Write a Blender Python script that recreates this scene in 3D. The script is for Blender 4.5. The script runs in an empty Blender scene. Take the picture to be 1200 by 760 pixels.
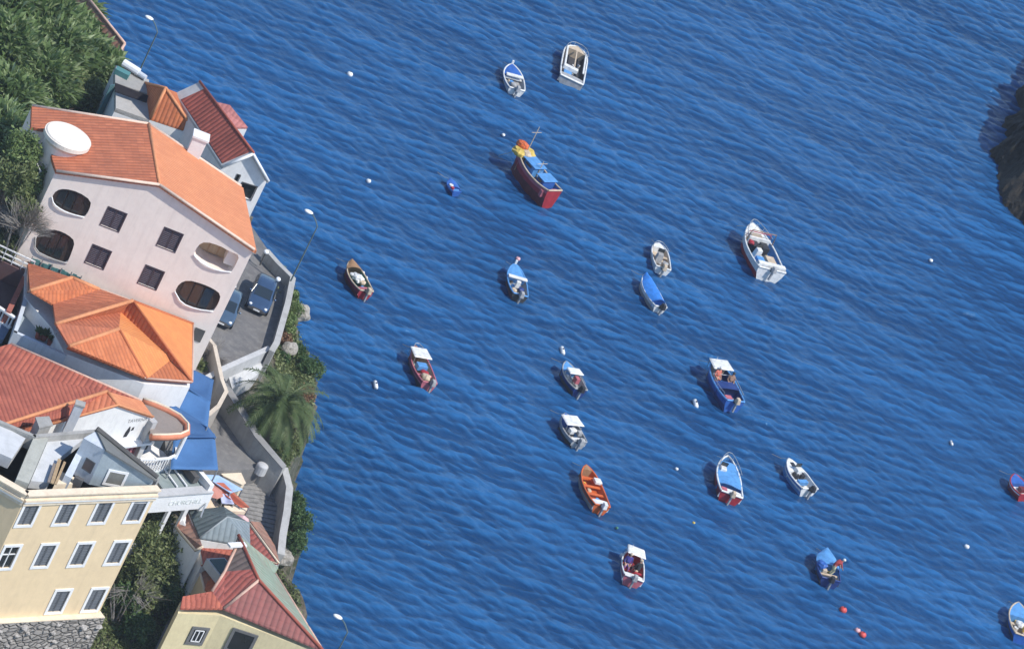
import bpy, bmesh, math, random
from mathutils import Vector, Matrix, noise as mnoise
random.seed(7)
R = math.radians
# ---------------------------------------------------------------- camera model (also used to survey positions from the photograph)
TH, RHO, DIST = R(28), R(27.3), 380.0
FPX = 18*DIST
CAM = Vector((0, -DIST*math.cos(TH), DIST*math.sin(TH)))
FW = Vector((0, math.cos(TH), -math.sin(TH))); RT = Vector((1,0,0)); UP = Vector((0, math.sin(TH), math.cos(TH)))
CX = math.cos(RHO)*RT + math.sin(RHO)*UP
CY = -math.sin(RHO)*RT + math.cos(RHO)*UP
def ray(x, y): return FW*FPX + CX*(x-600) - CY*(y-380)
def P(x, y, z=0.0):
    d = ray(x, y); t = (z-CAM.z)/d.z
    return CAM + d*t
def on_plane(x, y, p0, n):
    d = ray(x, y); t = (p0-CAM).dot(n)/d.dot(n)
    return CAM + d*t
def PL(pts): return [P(*p) for p in pts]

sc = bpy.context.scene
COL = sc.collection
# ---------------------------------------------------------------- materials
MATS = {}
def _nodes(name):
    m = bpy.data.materials.new(name); m.use_nodes = True
    nt = m.node_tree; nt.nodes.clear()
    out = nt.nodes.new('ShaderNodeOutputMaterial'); b = nt.nodes.new('ShaderNodeBsdfPrincipled')
    nt.links.new(b.outputs[0], out.inputs[0])
    return m, nt, b
def N(nt, t, **k):
    n = nt.nodes.new(t)
    for a, v in k.items():
        if a.startswith('i_'):
            key = a[2:]
            n.inputs[int(key) if key.isdigit() else key.replace('_', ' ')].default_value = v
        else: setattr(n, a, v)
    return n
def mixc(nt, fac, a, b, mode='MIX'):
    n = nt.nodes.new('ShaderNodeMix'); n.data_type = 'RGBA'; n.blend_type = mode
    for i, v in ((0, fac), (6, a), (7, b)):
        if isinstance(v, bpy.types.NodeSocket): nt.links.new(v, n.inputs[i])
        elif i == 0: n.inputs[0].default_value = v
        else: n.inputs[i].default_value = (*v, 1) if len(v) == 3 else v
    return n.outputs[2]
def math_(nt, op, a, b=None, c=None):
    n = nt.nodes.new('ShaderNodeMath'); n.operation = op
    for i, v in enumerate((a, b, c)):
        if v is None: continue
        if isinstance(v, bpy.types.NodeSocket): nt.links.new(v, n.inputs[i])
        else: n.inputs[i].default_value = v
    return n.outputs[0]
def ramp(nt, fac, a, b, ca=(0,0,0), cb=(1,1,1)):
    n = nt.nodes.new('ShaderNodeValToRGB'); e = n.color_ramp.elements
    e[0].position = a; e[1].position = b; e[0].color = (*ca, 1); e[1].color = (*cb, 1)
    nt.links.new(fac, n.inputs[0]); return n.outputs[0]
def noise_(nt, vec, scale, detail=4, rough=.55):
    n = N(nt, 'ShaderNodeTexNoise'); n.inputs['Scale'].default_value = scale
    n.inputs['Detail'].default_value = detail; n.inputs['Roughness'].default_value = rough
    nt.links.new(vec, n.inputs['Vector']); return n.outputs[0]
def scaled(nt, vec, s):
    n = nt.nodes.new('ShaderNodeMapping'); n.inputs['Scale'].default_value = s
    nt.links.new(vec, n.inputs['Vector']); return n.outputs[0]

def paint(name, c=None, c2=None, rough=.7, sc1=1.2, bump=.02, spec=.3, metal=0.0, streak=.35):
    """painted / plastered / plastic surface with stains of two sizes and rain streaks"""
    if name in MATS: return MATS[name]
    m, nt, b = _nodes(name)
    geo = N(nt, 'ShaderNodeNewGeometry'); pos = geo.outputs['Position']
    c2 = c2 or tuple(v*.72 for v in c)
    n1 = noise_(nt, pos, sc1, 5, .6); n2 = noise_(nt, pos, sc1*6, 3, .6)
    st = noise_(nt, scaled(nt, pos, (3, 3, .35)), 1.4, 4, .6)
    k = ramp(nt, n1, .42, .72)
    col = mixc(nt, k, c, c2)
    k2 = ramp(nt, st, .5, .75)
    col = mixc(nt, math_(nt, 'MULTIPLY', k2, streak), col, tuple(v*.6 for v in c2))
    col = mixc(nt, .25, col, mixc(nt, n2, tuple(v*.55 for v in c), tuple(min(1, v*1.35) for v in c)))
    nt.links.new(col, b.inputs['Base Color'])
    b.inputs['Roughness'].default_value = rough; b.inputs['Metallic'].default_value = metal
    b.inputs['Specular IOR Level'].default_value = spec
    if bump:
        bp = N(nt, 'ShaderNodeBump', i_Strength=.5, i_Distance=bump); nt.links.new(n2, bp.inputs['Height'])
        nt.links.new(bp.outputs[0], b.inputs['Normal'])
    MATS[name] = m; return m

def tiles(name, c=None, c2=None, dark=None, pw=.27, ph=.42, bump=.042, moss=.3, rows=True):
    """clay roof tiles laid in UV metres: u along the eave, v up the slope"""
    if name in MATS: return MATS[name]
    m, nt, b = _nodes(name)
    uv = N(nt, 'ShaderNodeUVMap'); sep = N(nt, 'ShaderNodeSeparateXYZ'); nt.links.new(uv.outputs[0], sep.inputs[0])
    u = math_(nt, 'DIVIDE', sep.outputs[0], pw); v = math_(nt, 'DIVIDE', sep.outputs[1], ph)
    fu = math_(nt, 'FRACT', u); fv = math_(nt, 'FRACT', v)
    hu = math_(nt, 'SINE', math_(nt, 'MULTIPLY', fu, math.pi))          # one barrel
    hgt = math_(nt, 'ADD', hu, math_(nt, 'MULTIPLY', math_(nt, 'SUBTRACT', 1.0, fv), .35 if rows else .05))
    cmb = N(nt, 'ShaderNodeCombineXYZ'); nt.links.new(math_(nt, 'FLOOR', u), cmb.inputs[0]); nt.links.new(math_(nt, 'FLOOR', v), cmb.inputs[1])
    wn = N(nt, 'ShaderNodeTexWhiteNoise'); nt.links.new(cmb.outputs[0], wn.inputs['Vector'])
    geo = N(nt, 'ShaderNodeNewGeometry')
    big = noise_(nt, geo.outputs['Position'], .7, 5, .6)
    sm = noise_(nt, geo.outputs['Position'], 4, 4, .7)
    col = mixc(nt, wn.outputs['Value'], c, c2)
    col = mixc(nt, math_(nt, 'MULTIPLY', ramp(nt, big, .42, .7), moss), col, dark)
    col = mixc(nt, math_(nt, 'MULTIPLY', ramp(nt, sm, .5, .8), moss*.9), col, dark)
    gap = ramp(nt, hu, .05, .6); col = mixc(nt, gap, mixc(nt, .45, col, dark), col)
    nt.links.new(col, b.inputs['Base Color']); b.inputs['Roughness'].default_value = .8
    b.inputs['Specular IOR Level'].default_value = .25
    bp = N(nt, 'ShaderNodeBump', i_Strength=1.0, i_Distance=bump); nt.links.new(hgt, bp.inputs['Height'])
    nt.links.new(bp.outputs[0], b.inputs['Normal'])
    MATS[name] = m; return m

def leafmat(name, ca, cb, cc, trans=.25, isl=.6):
    if name in MATS: return MATS[name]
    m, nt, b = _nodes(name)
    geo = N(nt, 'ShaderNodeNewGeometry')
    n = nt.nodes.new('ShaderNodeValToRGB'); e = n.color_ramp.elements
    e[0].color = (*ca, 1); e[1].color = (*cc, 1); x = e.new(.55); x.color = (*cb, 1)
    big = noise_(nt, geo.outputs['Position'], .9, 3, .6)
    f = math_(nt, 'ADD', math_(nt, 'ADD', math_(nt, 'MULTIPLY', geo.outputs['Random Per Island'], isl), (.6-isl)*.5), math_(nt, 'MULTIPLY', math_(nt, 'SUBTRACT', big, .3), 1.0))
    nt.links.new(f, n.inputs[0])
    nt.links.new(n.outputs[0], b.inputs['Base Color']); b.inputs['Roughness'].default_value = .6
    b.inputs['Specular IOR Level'].default_value = .3
    tr = N(nt, 'ShaderNodeBsdfTranslucent'); nt.links.new(n.outputs[0], tr.inputs[0])
    mx = N(nt, 'ShaderNodeMixShader'); mx.inputs[0].default_value = trans
    out = [o for o in nt.nodes if o.type == 'OUTPUT_MATERIAL'][0]
    nt.links.new(b.outputs[0], mx.inputs[1]); nt.links.new(tr.outputs[0], mx.inputs[2]); nt.links.new(mx.outputs[0], out.inputs[0])
    MATS[name] = m; return m

def stone(name, c, c2, mortar, scale=2.2, bump=.12):
    if name in MATS: return MATS[name]
    m, nt, b = _nodes(name)
    geo = N(nt, 'ShaderNodeNewGeometry'); pos = geo.outputs['Position']
    vo = N(nt, 'ShaderNodeTexVoronoi', feature='DISTANCE_TO_EDGE'); vo.inputs['Scale'].default_value = scale
    vp = N(nt, 'ShaderNodeTexVoronoi'); vp.inputs['Scale'].default_value = scale
    sp = scaled(nt, pos, (1, 1, 1.7))
    nt.links.new(sp, vo.inputs['Vector']); nt.links.new(sp, vp.inputs['Vector'])
    n1 = noise_(nt, pos, 1.1, 5, .6)
    rnd = N(nt, 'ShaderNodeSeparateColor'); nt.links.new(vp.outputs['Color'], rnd.inputs[0])
    col = mixc(nt, rnd.outputs[0], c, c2)
    col = mixc(nt, ramp(nt, vo.outputs[0], .02, .12), mortar, col)
    col = mixc(nt, math_(nt, 'MULTIPLY', ramp(nt, n1, .4, .7), .6), col, tuple(v*.5 for v in c))
    nt.links.new(col, b.inputs['Base Color']); b.inputs['Roughness'].default_value = .9
    bp = N(nt, 'ShaderNodeBump', i_Strength=1.0, i_Distance=bump); nt.links.new(ramp(nt, vo.outputs[0], .0, .2), bp.inputs['Height'])
    nt.links.new(bp.outputs[0], b.inputs['Normal'])
    MATS[name] = m; return m

def ground_mat(name, a, b_, c, scale=.5, bump=.15):
    if name in MATS: return MATS[name]
    m, nt, b = _nodes(name)
    geo = N(nt, 'ShaderNodeNewGeometry'); pos = geo.outputs['Position']
    n1 = noise_(nt, pos, scale, 6, .65); n2 = noise_(nt, pos, scale*5, 5, .65)
    col = mixc(nt, ramp(nt, n1, .4, .6), a, b_)
    col = mixc(nt, ramp(nt, n2, .45, .65), col, c)
    nt.links.new(col, b.inputs['Base Color']); b.inputs['Roughness'].default_value = .95
    bp = N(nt, 'ShaderNodeBump', i_Strength=1.0, i_Distance=bump); nt.links.new(n2, bp.inputs['Height'])
    nt.links.new(bp.outputs[0], b.inputs['Normal'])
    MATS[name] = m; return m

# ---------------------------------------------------------------- mesh builder
class MB:
    def __init__(s): s.v = []; s.f = []; s.mi = []; s.cur = 0
    def add(s, vs, fs):
        o = len(s.v); s.v += [Vector(p) for p in vs]
        for f in fs: s.f.append([o+i for i in f]); s.mi.append(s.cur)
        return s
    def poly(s, pts): return s.add(pts, [list(range(len(pts)))])
    def box(s, c, size, ax=None, taper=1.0):
        c = Vector(c); ax = ax or (Vector((1,0,0)), Vector((0,1,0)), Vector((0,0,1)))
        ex, ey, ez = [a.normalized()*(d/2) for a, d in zip(ax, size)]
        vs = []
        for k, t in ((-1, 1.0), (1, taper)):
            for i, j in ((-1,-1), (1,-1), (1,1), (-1,1)): vs.append(c + ex*i*t + ey*j*t + ez*k)
        return s.add(vs, [(3,2,1,0), (4,5,6,7), (0,1,5,4), (1,2,6,5), (2,3,7,6), (3,0,4,7)])
    def prism(s, bot, top):
        n = len(bot)
        return s.add(list(bot)+list(top), [list(range(n))[::-1], [n+i for i in range(n)]] + [(i, (i+1) % n, n+(i+1) % n, n+i) for i in range(n)])
    def slab(s, pts, t):       # pts: planar polygon, thickness t downwards
        d = Vector((0,0,-t)); return s.prism([Vector(p)+d for p in pts], [Vector(p) for p in pts])
    def walls(s, pts, base):   # closed solid under polygon pts (with own z) down to z=base
        return s.prism([Vector((p[0], p[1], base)) for p in pts], [Vector(p) for p in pts])
    def tube(s, path, r, n=6, cap=True, r2=None):
        path = [Vector(p) for p in path]; rings = []; L = len(path); o = len(s.v)
        for i, p in enumerate(path):
            d = (path[min(i+1, L-1)] - path[max(i-1, 0)]).normalized()
            a = d.orthogonal().normalized() if abs(d.z) > .95 else d.cross(Vector((0,0,1))).normalized()
            b = d.cross(a).normalized()
            rr = r if r2 is None else r + (r2-r)*i/(L-1)
            for k in range(n):
                w = 2*math.pi*k/n; s.v.append(p + a*math.cos(w)*rr + b*math.sin(w)*rr)
        for i in range(L-1):
            for k in range(n):
                s.f.append([o+i*n+k, o+i*n+(k+1) % n, o+(i+1)*n+(k+1) % n, o+(i+1)*n+k]); s.mi.append(s.cur)
        if cap:
            s.f.append([o+k for k in range(n)][::-1]); s.mi.append(s.cur)
            s.f.append([o+(L-1)*n+k for k in range(n)]); s.mi.append(s.cur)
        return s
    def ball(s, c, r, seg=10, rings=7, sq=(1,1,1), jit=0, seed=0):
        c = Vector(c); vs = [c+Vector((0,0,-r*sq[2]))]
        rnd = random.Random(seed)
        for i in range(1, rings):
            ph = -math.pi/2 + math.pi*i/rings
            for k in range(seg):
                a = 2*math.pi*k/seg; q = 1+rnd.uniform(-jit, jit)
                vs.append(c + Vector((math.cos(ph)*math.cos(a)*r*sq[0]*q, math.cos(ph)*math.sin(a)*r*sq[1]*q, math.sin(ph)*r*sq[2]*q)))
        vs.append(c+Vector((0,0,r*sq[2]))); fs = []
        for k in range(seg): fs.append((0, 1+(k+1) % seg, 1+k))
        for i in range(rings-2):
            for k in range(seg):
                a = 1+i*seg; fs.append((a+k, a+(k+1) % seg, a+seg+(k+1) % seg, a+seg+k))
        a = 1+(rings-2)*seg
        for k in range(seg): fs.append((a+k, a+(k+1) % seg, len(vs)-1))
        return s.add(vs, fs)
    def build(s, name, mats, parent=None, world=True, uv=False, smooth=False, bevel=0, flip=True, subsurf=0):
        me = bpy.data.meshes.new(name)
        off = Vector((0,0,0))
        if world and parent is not None:
            q = parent
            while q is not None: off += q.location; q = q.parent
        me.from_pydata([tuple(p-off) for p in s.v], [], s.f); me.validate()
        if not isinstance(mats, (list, tuple)): mats = [mats]
        for m in mats: me.materials.append(m)
        if len(me.polygons) == len(s.mi):
            for p, k in zip(me.polygons, s.mi): p.material_index = k
        if flip:
            bm = bmesh.new(); bm.from_mesh(me); bmesh.ops.recalc_face_normals(bm, faces=bm.faces); bm.to_mesh(me); bm.free()
        if uv: slope_uv(me)
        if smooth:
            for p in me.polygons: p.use_smooth = True
        o = bpy.data.objects.new(name, me); COL.objects.link(o)
        if parent is not None: o.parent = parent
        if bevel:
            md = o.modifiers.new('bevel', 'BEVEL'); md.width = bevel; md.segments = 2; md.limit_method = 'ANGLE'; md.angle_limit = R(35)
        if subsurf:
            md = o.modifiers.new('sub', 'SUBSURF'); md.levels = md.render_levels = subsurf
        return o

def slope_uv(me):
    uvl = me.uv_layers.new(name='UVMap')
    for p in me.polygons:
        n = p.normal
        h = Vector((-n.y, n.x, 0)); h = h.normalized() if h.length > .02 else Vector((1,0,0))
        v = n.cross(h).normalized()
        if v.z < 0: v = -v
        for li in p.loop_indices:
            co = me.vertices[me.loops[li].vertex_index].co
            uvl.data[li].uv = (co.dot(h), co.dot(v))

def tag(o, label=None, cat=None, group=None, kind=None):
    if label: o['label'] = label
    if cat: o['category'] = cat
    if group: o['group'] = group
    if kind: o['kind'] = kind
    return o
def thing(name, loc, label, cat, group=None, rz=0.0):
    o = bpy.data.objects.new(name, None); COL.objects.link(o); o.location = loc; o.rotation_euler = (0, 0, rz)
    o.empty_display_size = .3
    return tag(o, label, cat, group)

def boolean_cut(o, cut):
    co = cut.build('cut_tmp', [MATS_DEFAULT], None, flip=True)
    par = o.parent
    m = o.matrix_basis.copy()
    off = Vector((0,0,0)); q = par
    while q is not None: off += q.location; q = q.parent
    co.location = -off
    o.parent = None
    bpy.context.view_layer.update()
    md = o.modifiers.new('cut', 'BOOLEAN'); md.operation = 'DIFFERENCE'; md.object = co; md.solver = 'EXACT'; md.use_self = False
    dg = bpy.context.evaluated_depsgraph_get()
    me = bpy.data.meshes.new_from_object(o.evaluated_get(dg), preserve_all_data_layers=True, depsgraph=dg)
    o.modifiers.clear(); old = o.data; o.data = me; bpy.data.meshes.remove(old)
    o.parent = par
    bpy.data.objects.remove(co)
MATS_DEFAULT = paint('plaster_plain', (.5,.5,.5))

class Facade:
    """vertical wall plane through two surveyed points; u runs from a to b, z is height"""
    def __init__(s, a, b):
        s.a = Vector((a[0], a[1], 0)); d = Vector((b[0]-a[0], b[1]-a[1], 0)); s.len = d.length; s.e = d.normalized()
        s.n = Vector((s.e.y, -s.e.x, 0))
        if s.n.dot(CAM-s.a) < 0: s.n = -s.n
    def px(s, x, y):
        q = on_plane(x, y, s.a, s.n); return ((q-s.a).dot(s.e), q.z)
    def at(s, u, z, out=0.0): return s.a + s.e*u + Vector((0,0,z)) + s.n*out
    def rect(s, u0, u1, z0, z1, out=0.0): return [s.at(u0,z0,out), s.at(u1,z0,out), s.at(u1,z1,out), s.at(u0,z1,out)]
    def cutter(s, mb, outline, depth, lead=.1):
        mb.prism([s.at(u, z, -depth) for u, z in outline], [s.at(u, z, lead) for u, z in outline])
    def bar(s, mb, u0, u1, z0, z1, o0, o1):
        mb.prism(s.rect(u0,u1,z0,z1,o0), s.rect(u0,u1,z0,z1,o1))

GLASS = None
def window(root, F, u, z, w, h, frame_m, pane_m, cut=None, fr=.08, proud=.03, rec=.14, louvre=False, mull=False, sill=None):
    if cut is not None: F.cutter(cut, [(u-w/2,z-h/2),(u+w/2,z-h/2),(u+w/2,z+h/2),(u-w/2,z+h/2)], rec)
    a = MB(); o0 = -rec if cut is not None else .003
    F.bar(a, u-w/2-fr, u-w/2+.01, z-h/2-fr, z+h/2+fr, .002, proud)
    F.bar(a, u+w/2-.01, u+w/2+fr, z-h/2-fr, z+h/2+fr, .002, proud)
    F.bar(a, u-w/2+.01, u+w/2-.01, z+h/2-.01, z+h/2+fr, .002, proud-.003)
    F.bar(a, u-w/2+.01, u+w/2-.01, z-h/2-fr, z-h/2+.01, .002, proud-.003)
    if mull:
        F.bar(a, u-.03, u+.03, z-h/2+.01, z+h/2-.01, o0+.03, o0+.09)
        F.bar(a, u-w/2+.01, u+w/2-.01, z+h*.12-.025, z+h*.12+.025, o0+.035, o0+.085)
    wo = a.build('window', frame_m, root)
    p = MB()
    if louvre:
        F.bar(p, u-w/2, u+w/2, z-h/2, z+h/2, o0+.005, o0+.03)
        k = 0
        for side in (-1, 1):
            uc = u + side*w/4
            F.bar(p, uc-w/4+.01, uc-w/4+.06, z-h/2, z+h/2, o0+.03, o0+.07); F.bar(p, uc+w/4-.06, uc+w/4-.01, z-h/2, z+h/2, o0+.03, o0+.07)
            n = int(h/.11)
            for i in range(n):
                zz = z-h/2 + (i+.5)*h/n
                q = F.rect(uc-w/4+.06, uc+w/4-.06, zz-.03, zz+.02, 0)
                p.add([q[0]+F.n*(o0+.065), q[1]+F.n*(o0+.065), q[2]+F.n*(o0+.035), q[3]+F.n*(o0+.035)], [(0,1,2,3)])
        p.build('shutter', pane_m, wo, flip=False)
    else:
        F.bar(p, u-w/2, u+w/2, z-h/2, z+h/2, o0+.005, o0+.03)
        p.build('pane', pane_m, wo)
    if sill:
        a = MB(); F.bar(a, u-w/2-fr-.03, u+w/2+fr+.03, z-h/2-fr-.06, z-h/2-fr-.005, .002, .11); a.build('sill', sill, wo)
    return wo
def cap_line(mb, pts, r=.11): mb.tube(pts, r, 6)

def text_mesh(nm, cu):
    t = bpy.data.objects.new(nm+'_tmp', cu); COL.objects.link(t); bpy.context.view_layer.update()
    me = bpy.data.meshes.new_from_object(t.evaluated_get(bpy.context.evaluated_depsgraph_get()))
    bpy.data.objects.remove(t); o = bpy.data.objects.new(nm, me); COL.objects.link(o); return o
# ================================================================ THE SETTING
# ---- sea: one sheet to the horizon, finer near the harbour, with real waves
def wave_h(x, y):
    h = 0.0
    for ax, ay, a, p in WAVES: h += a*math.sin(ax*x + ay*y + p)
    return h
WAVES = []
rw = random.Random(3)
for i in range(84):
    lam = .46*(1.35/.46)**((i+rw.random())/62) if i < 62 else 1.4*(4.2/1.4)**((i-62+rw.random())/22); k = 2*math.pi/lam
    ang = rw.gauss(0, .42 if lam < 2.5 else .30) + R(90)            # travel towards the camera, crests along x
    slope = .043 if lam < 1.4 else .017
    WAVES.append((k*math.cos(ang), k*math.sin(ang), slope/k, rw.uniform(0, 6.28)))
for lam, ang, sl_ in ((9.5, 84, .006), (13.0, 99, .006), (7.2, 91, .007)):
    k = 2*math.pi/lam; WAVES.append((k*math.cos(R(ang)), k*math.sin(R(ang)), sl_/k, lam))
def axis(lo, hi, step, far):
    a = [lo+i*step for i in range(int((hi-lo)/step)+1)]; s = step; x = a[-1]
    while x < far: s *= 1.35; x += s; a.append(x)
    s = step; x = a[0]
    while x > -far: s *= 1.35; x -= s; a.insert(0, x)
    return a
import numpy as np
def make_water():
    xs = np.array(axis(-44, 44, .17, 6000)); ys = np.array(axis(-72, 110, .105, 9000))
    X, Y = np.meshgrid(xs, ys); Z = np.zeros_like(X)
    for ax, ay, a, p in WAVES: Z += a*np.sin(ax*X+ay*Y+p)
    patch = .86+.2*np.sin(X*.11+1.3*np.sin(Y*.05))*np.sin(Y*.085+np.sin(X*.07))
    Z *= patch
    Z = Z + 1.2*Z*Z - .004
    fade = ((X > -45) & (X < 45) & (Y > -73) & (Y < 111)).astype(float); Z *= fade
    nx, ny = len(xs), len(ys)
    co = np.stack([X.ravel(), Y.ravel(), Z.ravel()], 1)
    idx = np.arange(nx*ny).reshape(ny, nx)
    q = np.stack([idx[:-1,:-1].ravel(), idx[:-1,1:].ravel(), idx[1:,1:].ravel(), idx[1:,:-1].ravel()], 1)
    me = bpy.data.meshes.new('water')
    me.vertices.add(len(co)); me.vertices.foreach_set('co', co.ravel())
    me.loops.add(q.size); me.loops.foreach_set('vertex_index', q.ravel())
    me.polygons.add(len(q)); me.polygons.foreach_set('loop_start', np.arange(0, q.size, 4)); me.polygons.foreach_set('loop_total', np.full(len(q), 4))
    me.update(calc_edges=True)
    me.polygons.foreach_set('use_smooth', np.ones(len(q), bool))
    m, nt, b = _nodes('sea_water')
    geo = N(nt, 'ShaderNodeNewGeometry'); pos = geo.outputs['Position']
    big = noise_(nt, scaled(nt, pos, (.8, 1.0, 1)), .05, 4, .6)
    col = mixc(nt, ramp(nt, big, .35, .7), (.006, .048, .150), (.016, .092, .255))
    b.inputs['Roughness'].default_value = .18; b.inputs['Specular IOR Level'].default_value = .5; b.inputs['IOR'].default_value = 1.333; b.inputs['Specular Tint'].default_value = (.42, .70, 1, 1)
    n1 = noise_(nt, scaled(nt, pos, (1.5, 3.0, 1)), 2.2, 3, .55)
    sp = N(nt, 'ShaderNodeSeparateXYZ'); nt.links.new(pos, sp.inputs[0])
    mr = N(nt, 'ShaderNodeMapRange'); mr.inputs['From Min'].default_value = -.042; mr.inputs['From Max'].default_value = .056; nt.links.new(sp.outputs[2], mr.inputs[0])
    col = mixc(nt, mr.outputs[0], mixc(nt, .62, col, (.002, .028, .088)), mixc(nt, .5, col, (.026, .138, .33)))     # wave shading painted into the colour by height: crests lighter, troughs darker
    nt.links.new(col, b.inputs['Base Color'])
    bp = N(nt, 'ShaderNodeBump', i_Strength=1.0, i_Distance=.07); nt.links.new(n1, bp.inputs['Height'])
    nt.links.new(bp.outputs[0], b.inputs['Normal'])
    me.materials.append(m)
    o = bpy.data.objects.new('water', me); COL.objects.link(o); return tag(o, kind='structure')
make_water()

# ---- land
COAST = PL([(60,-40,10),(108,-4,10),(122,18,10),(140,60,9.3),(150,78,9),(182,100,9),(240,112,9),(255,140,9),(280,170,9),(300,262,9),(312,292,9.2),(322,300,9.2),
            (343,322,9),(352,352,8.2),(352,385,7.8),(366,412,7),(372,440,6.5),(366,480,6),(362,520,5.6),(340,556,5.6),(346,585,5.2),(354,610,5),(352,645,4.6),(338,664,4.2),
            (350,700,3),(366,750,2.6),(396,790,2.4),(408,860,2.4)])
COAST2 = [(p.x, p.y) for p in COAST]
poly = COAST2 + [(8,-110), (-90,-110), (-90,30)]
def inside(x, y):
    c = False; j = len(poly)-1
    for i in range(len(poly)):
        xi, yi = poly[i]; xj, yj = poly[j]
        if (yi > y) != (yj > y) and x < (xj-xi)*(y-yi)/(yj-yi)+xi: c = not c
        j = i
    return c
def coast_dist(x, y):
    best = 1e9
    for i in range(len(COAST2)-1):
        ax, ay = COAST2[i]; bx, by = COAST2[i+1]
        dx, dy = bx-ax, by-ay; t = max(0, min(1, ((x-ax)*dx+(y-ay)*dy)/(dx*dx+dy*dy)))
        d = math.hypot(x-ax-dx*t, y-ay-dy*t)
        if d < best: best = d
    return best
CTRL = [(q.x, q.y, q.z, w) for q, w in [(P(x,y,z), w) for x, y, z, w in [
    (300,300,8.8,1),(250,400,8.8,1),(310,340,8.8,1),(282,400,8.8,1),(320,310,8.8,1),(150,350,8.8,1),(240,300,8.8,1),(200,250,8.8,1),
    (240,150,8.6,1),(200,120,8.6,1),(150,95,8.6,1),(120,60,8.8,1),(90,30,9.5,1),(60,-40,10,1),
    (60,100,11.5,1),(30,160,12,1),(20,230,12,1),(0,280,12,1),(-60,150,14,2),(-60,300,13,2),(-100,0,16,2),(0,0,12.5,1),(-160,420,12,2),(-150,560,8,2),
    (20,350,10.5,1),(60,390,10,1),(60,450,9,1),(180,470,7.4,1),(240,480,6.9,1),(285,500,6.9,1),(300,535,6.3,1),(240,520,6.6,1),
    (352,370,7.6,1),(345,345,8.4,1),(360,430,6.6,1),(335,470,6.8,1),(350,520,5.6,1),(310,470,7.2,1),
    (300,570,5.3,1),(315,610,4.6,1),(340,600,5,1),(340,640,4.4,1),(270,600,5,1),(230,600,5,1),(290,700,2.4,1),(200,660,3.3,1),(190,700,2.6,1),
    (200,740,1.4,1),(170,758,1.2,1),(230,780,1,1),(120,560,4,1),(60,640,3.8,1),(110,790,1,1),(0,800,1,1),(350,770,2,1),(60,770,1,1),(0,700,3.8,1)]]]
def land_z(x, y):
    s = w_ = 0.0
    for cx, cy, cz, w in CTRL:
        d = (x-cx)**2+(y-cy)**2+.15; k = w/d**1.7; s += k*cz; w_ += k
    return s/w_
def make_land():
    st = .35; xs = [-90+i*2 for i in range(25)] + [-42+st*i for i in range(int(52/st))]
    ys = [-110+i*2 for i in range(16)] + [-78+st*i for i in range(int(112/st))]
    mb = MB(); V = []
    for y in ys:
        for x in xs:
            jx, jy = x+.35*mnoise.noise(Vector((x*1.1,y*1.1,5))), y+.35*mnoise.noise(Vector((x*1.1,y*1.1,8)))
            ins = inside(jx, jy); d = coast_dist(jx, jy) if x > -45 else 50
            z = land_z(x, y)
            nz = mnoise.noise(Vector((x*.5, y*.5, 0)))*.25 + mnoise.noise(Vector((x*1.7, y*1.7, 3)))*.12
            if ins:
                z += nz*(.25 if d > 1 else .8)
            else:
                t = max(0, min(1, 1-d/.55)); z = -2 + (z+2)*t*0.0 + nz*2 if d > .6 else (z*.45+nz*2)
            V.append((x, y, z))
    nx = len(xs)
    F_ = [(j*nx+i, j*nx+i+1, (j+1)*nx+i+1, (j+1)*nx+i) for j in range(len(ys)-1) for i in range(nx-1)
          if max(V[j*nx+i][2], V[j*nx+i+1][2], V[(j+1)*nx+i+1][2], V[(j+1)*nx+i][2]) > -1.2]
    mb.v = [Vector(p) for p in V]; mb.f = F_; mb.mi = [0]*len(F_)
    o = mb.build('terrain', ground_mat('soil', (.10,.085,.06), (.045,.06,.025), (.16,.14,.115), .45, .2), None)
    tag(o, kind='structure')
make_land()

# ---- rocky headland on the right
def rock_headland():
    base = [P(x,y,0) for x,y in [(1196,104),(1173,150),(1158,186),(1166,230),(1184,262),(1212,300),(1260,350),(1400,380),(1480,200),(1420,0),(1290,-20),(1225,70)]]
    c = sum(base, Vector())/len(base)
    n = 260; lv = 80; mb = MB(); H = 8.0
    def bp(t):
        t = t % 1*len(base); i = int(t); return base[i % len(base)].lerp(base[(i+1) % len(base)], t-i)
    for k in range(lv+1):
        q = k/lv; z = -1.5+H*q
        for i in range(n):
            p = bp(i/n); d = (p-c); dn = d.normalized()
            s = mnoise.fractal(Vector((p.x*.35, p.y*.35, z*.28)), 1.0, 2.1, 6)
            s2 = mnoise.noise(Vector((p.x*1.4, p.y*1.4, z*1.1)))
            s3 = mnoise.fractal(Vector((p.x*2.2, p.y*2.2, z*1.2)), .9, 2.2, 4)
            r = d.length*(1-.40*q-.1*q*q) + s*1.0 + s2*.35 + s3*.10
            mb.v.append(Vector((c.x+dn.x*r, c.y+dn.y*r, z + s*.5*q)))
    for k in range(lv):
        for i in range(n):
            mb.f.append([k*n+i, k*n+(i+1)%n, (k+1)*n+(i+1)%n, (k+1)*n+i]); mb.mi.append(0)
    o = len(mb.v); mb.v.append(Vector((c.x, c.y, H-1))); 
    for i in range(n): mb.f.append([lv*n+i, lv*n+(i+1)%n, o]); mb.mi.append(0)
    ob = mb.build('rock_headland', ground_mat('dark_basalt', (.013,.012,.011), (.024,.020,.016), (.007,.006,.006), .5, .35), None)
    tag(ob, kind='structure')
rock_headland()

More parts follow.
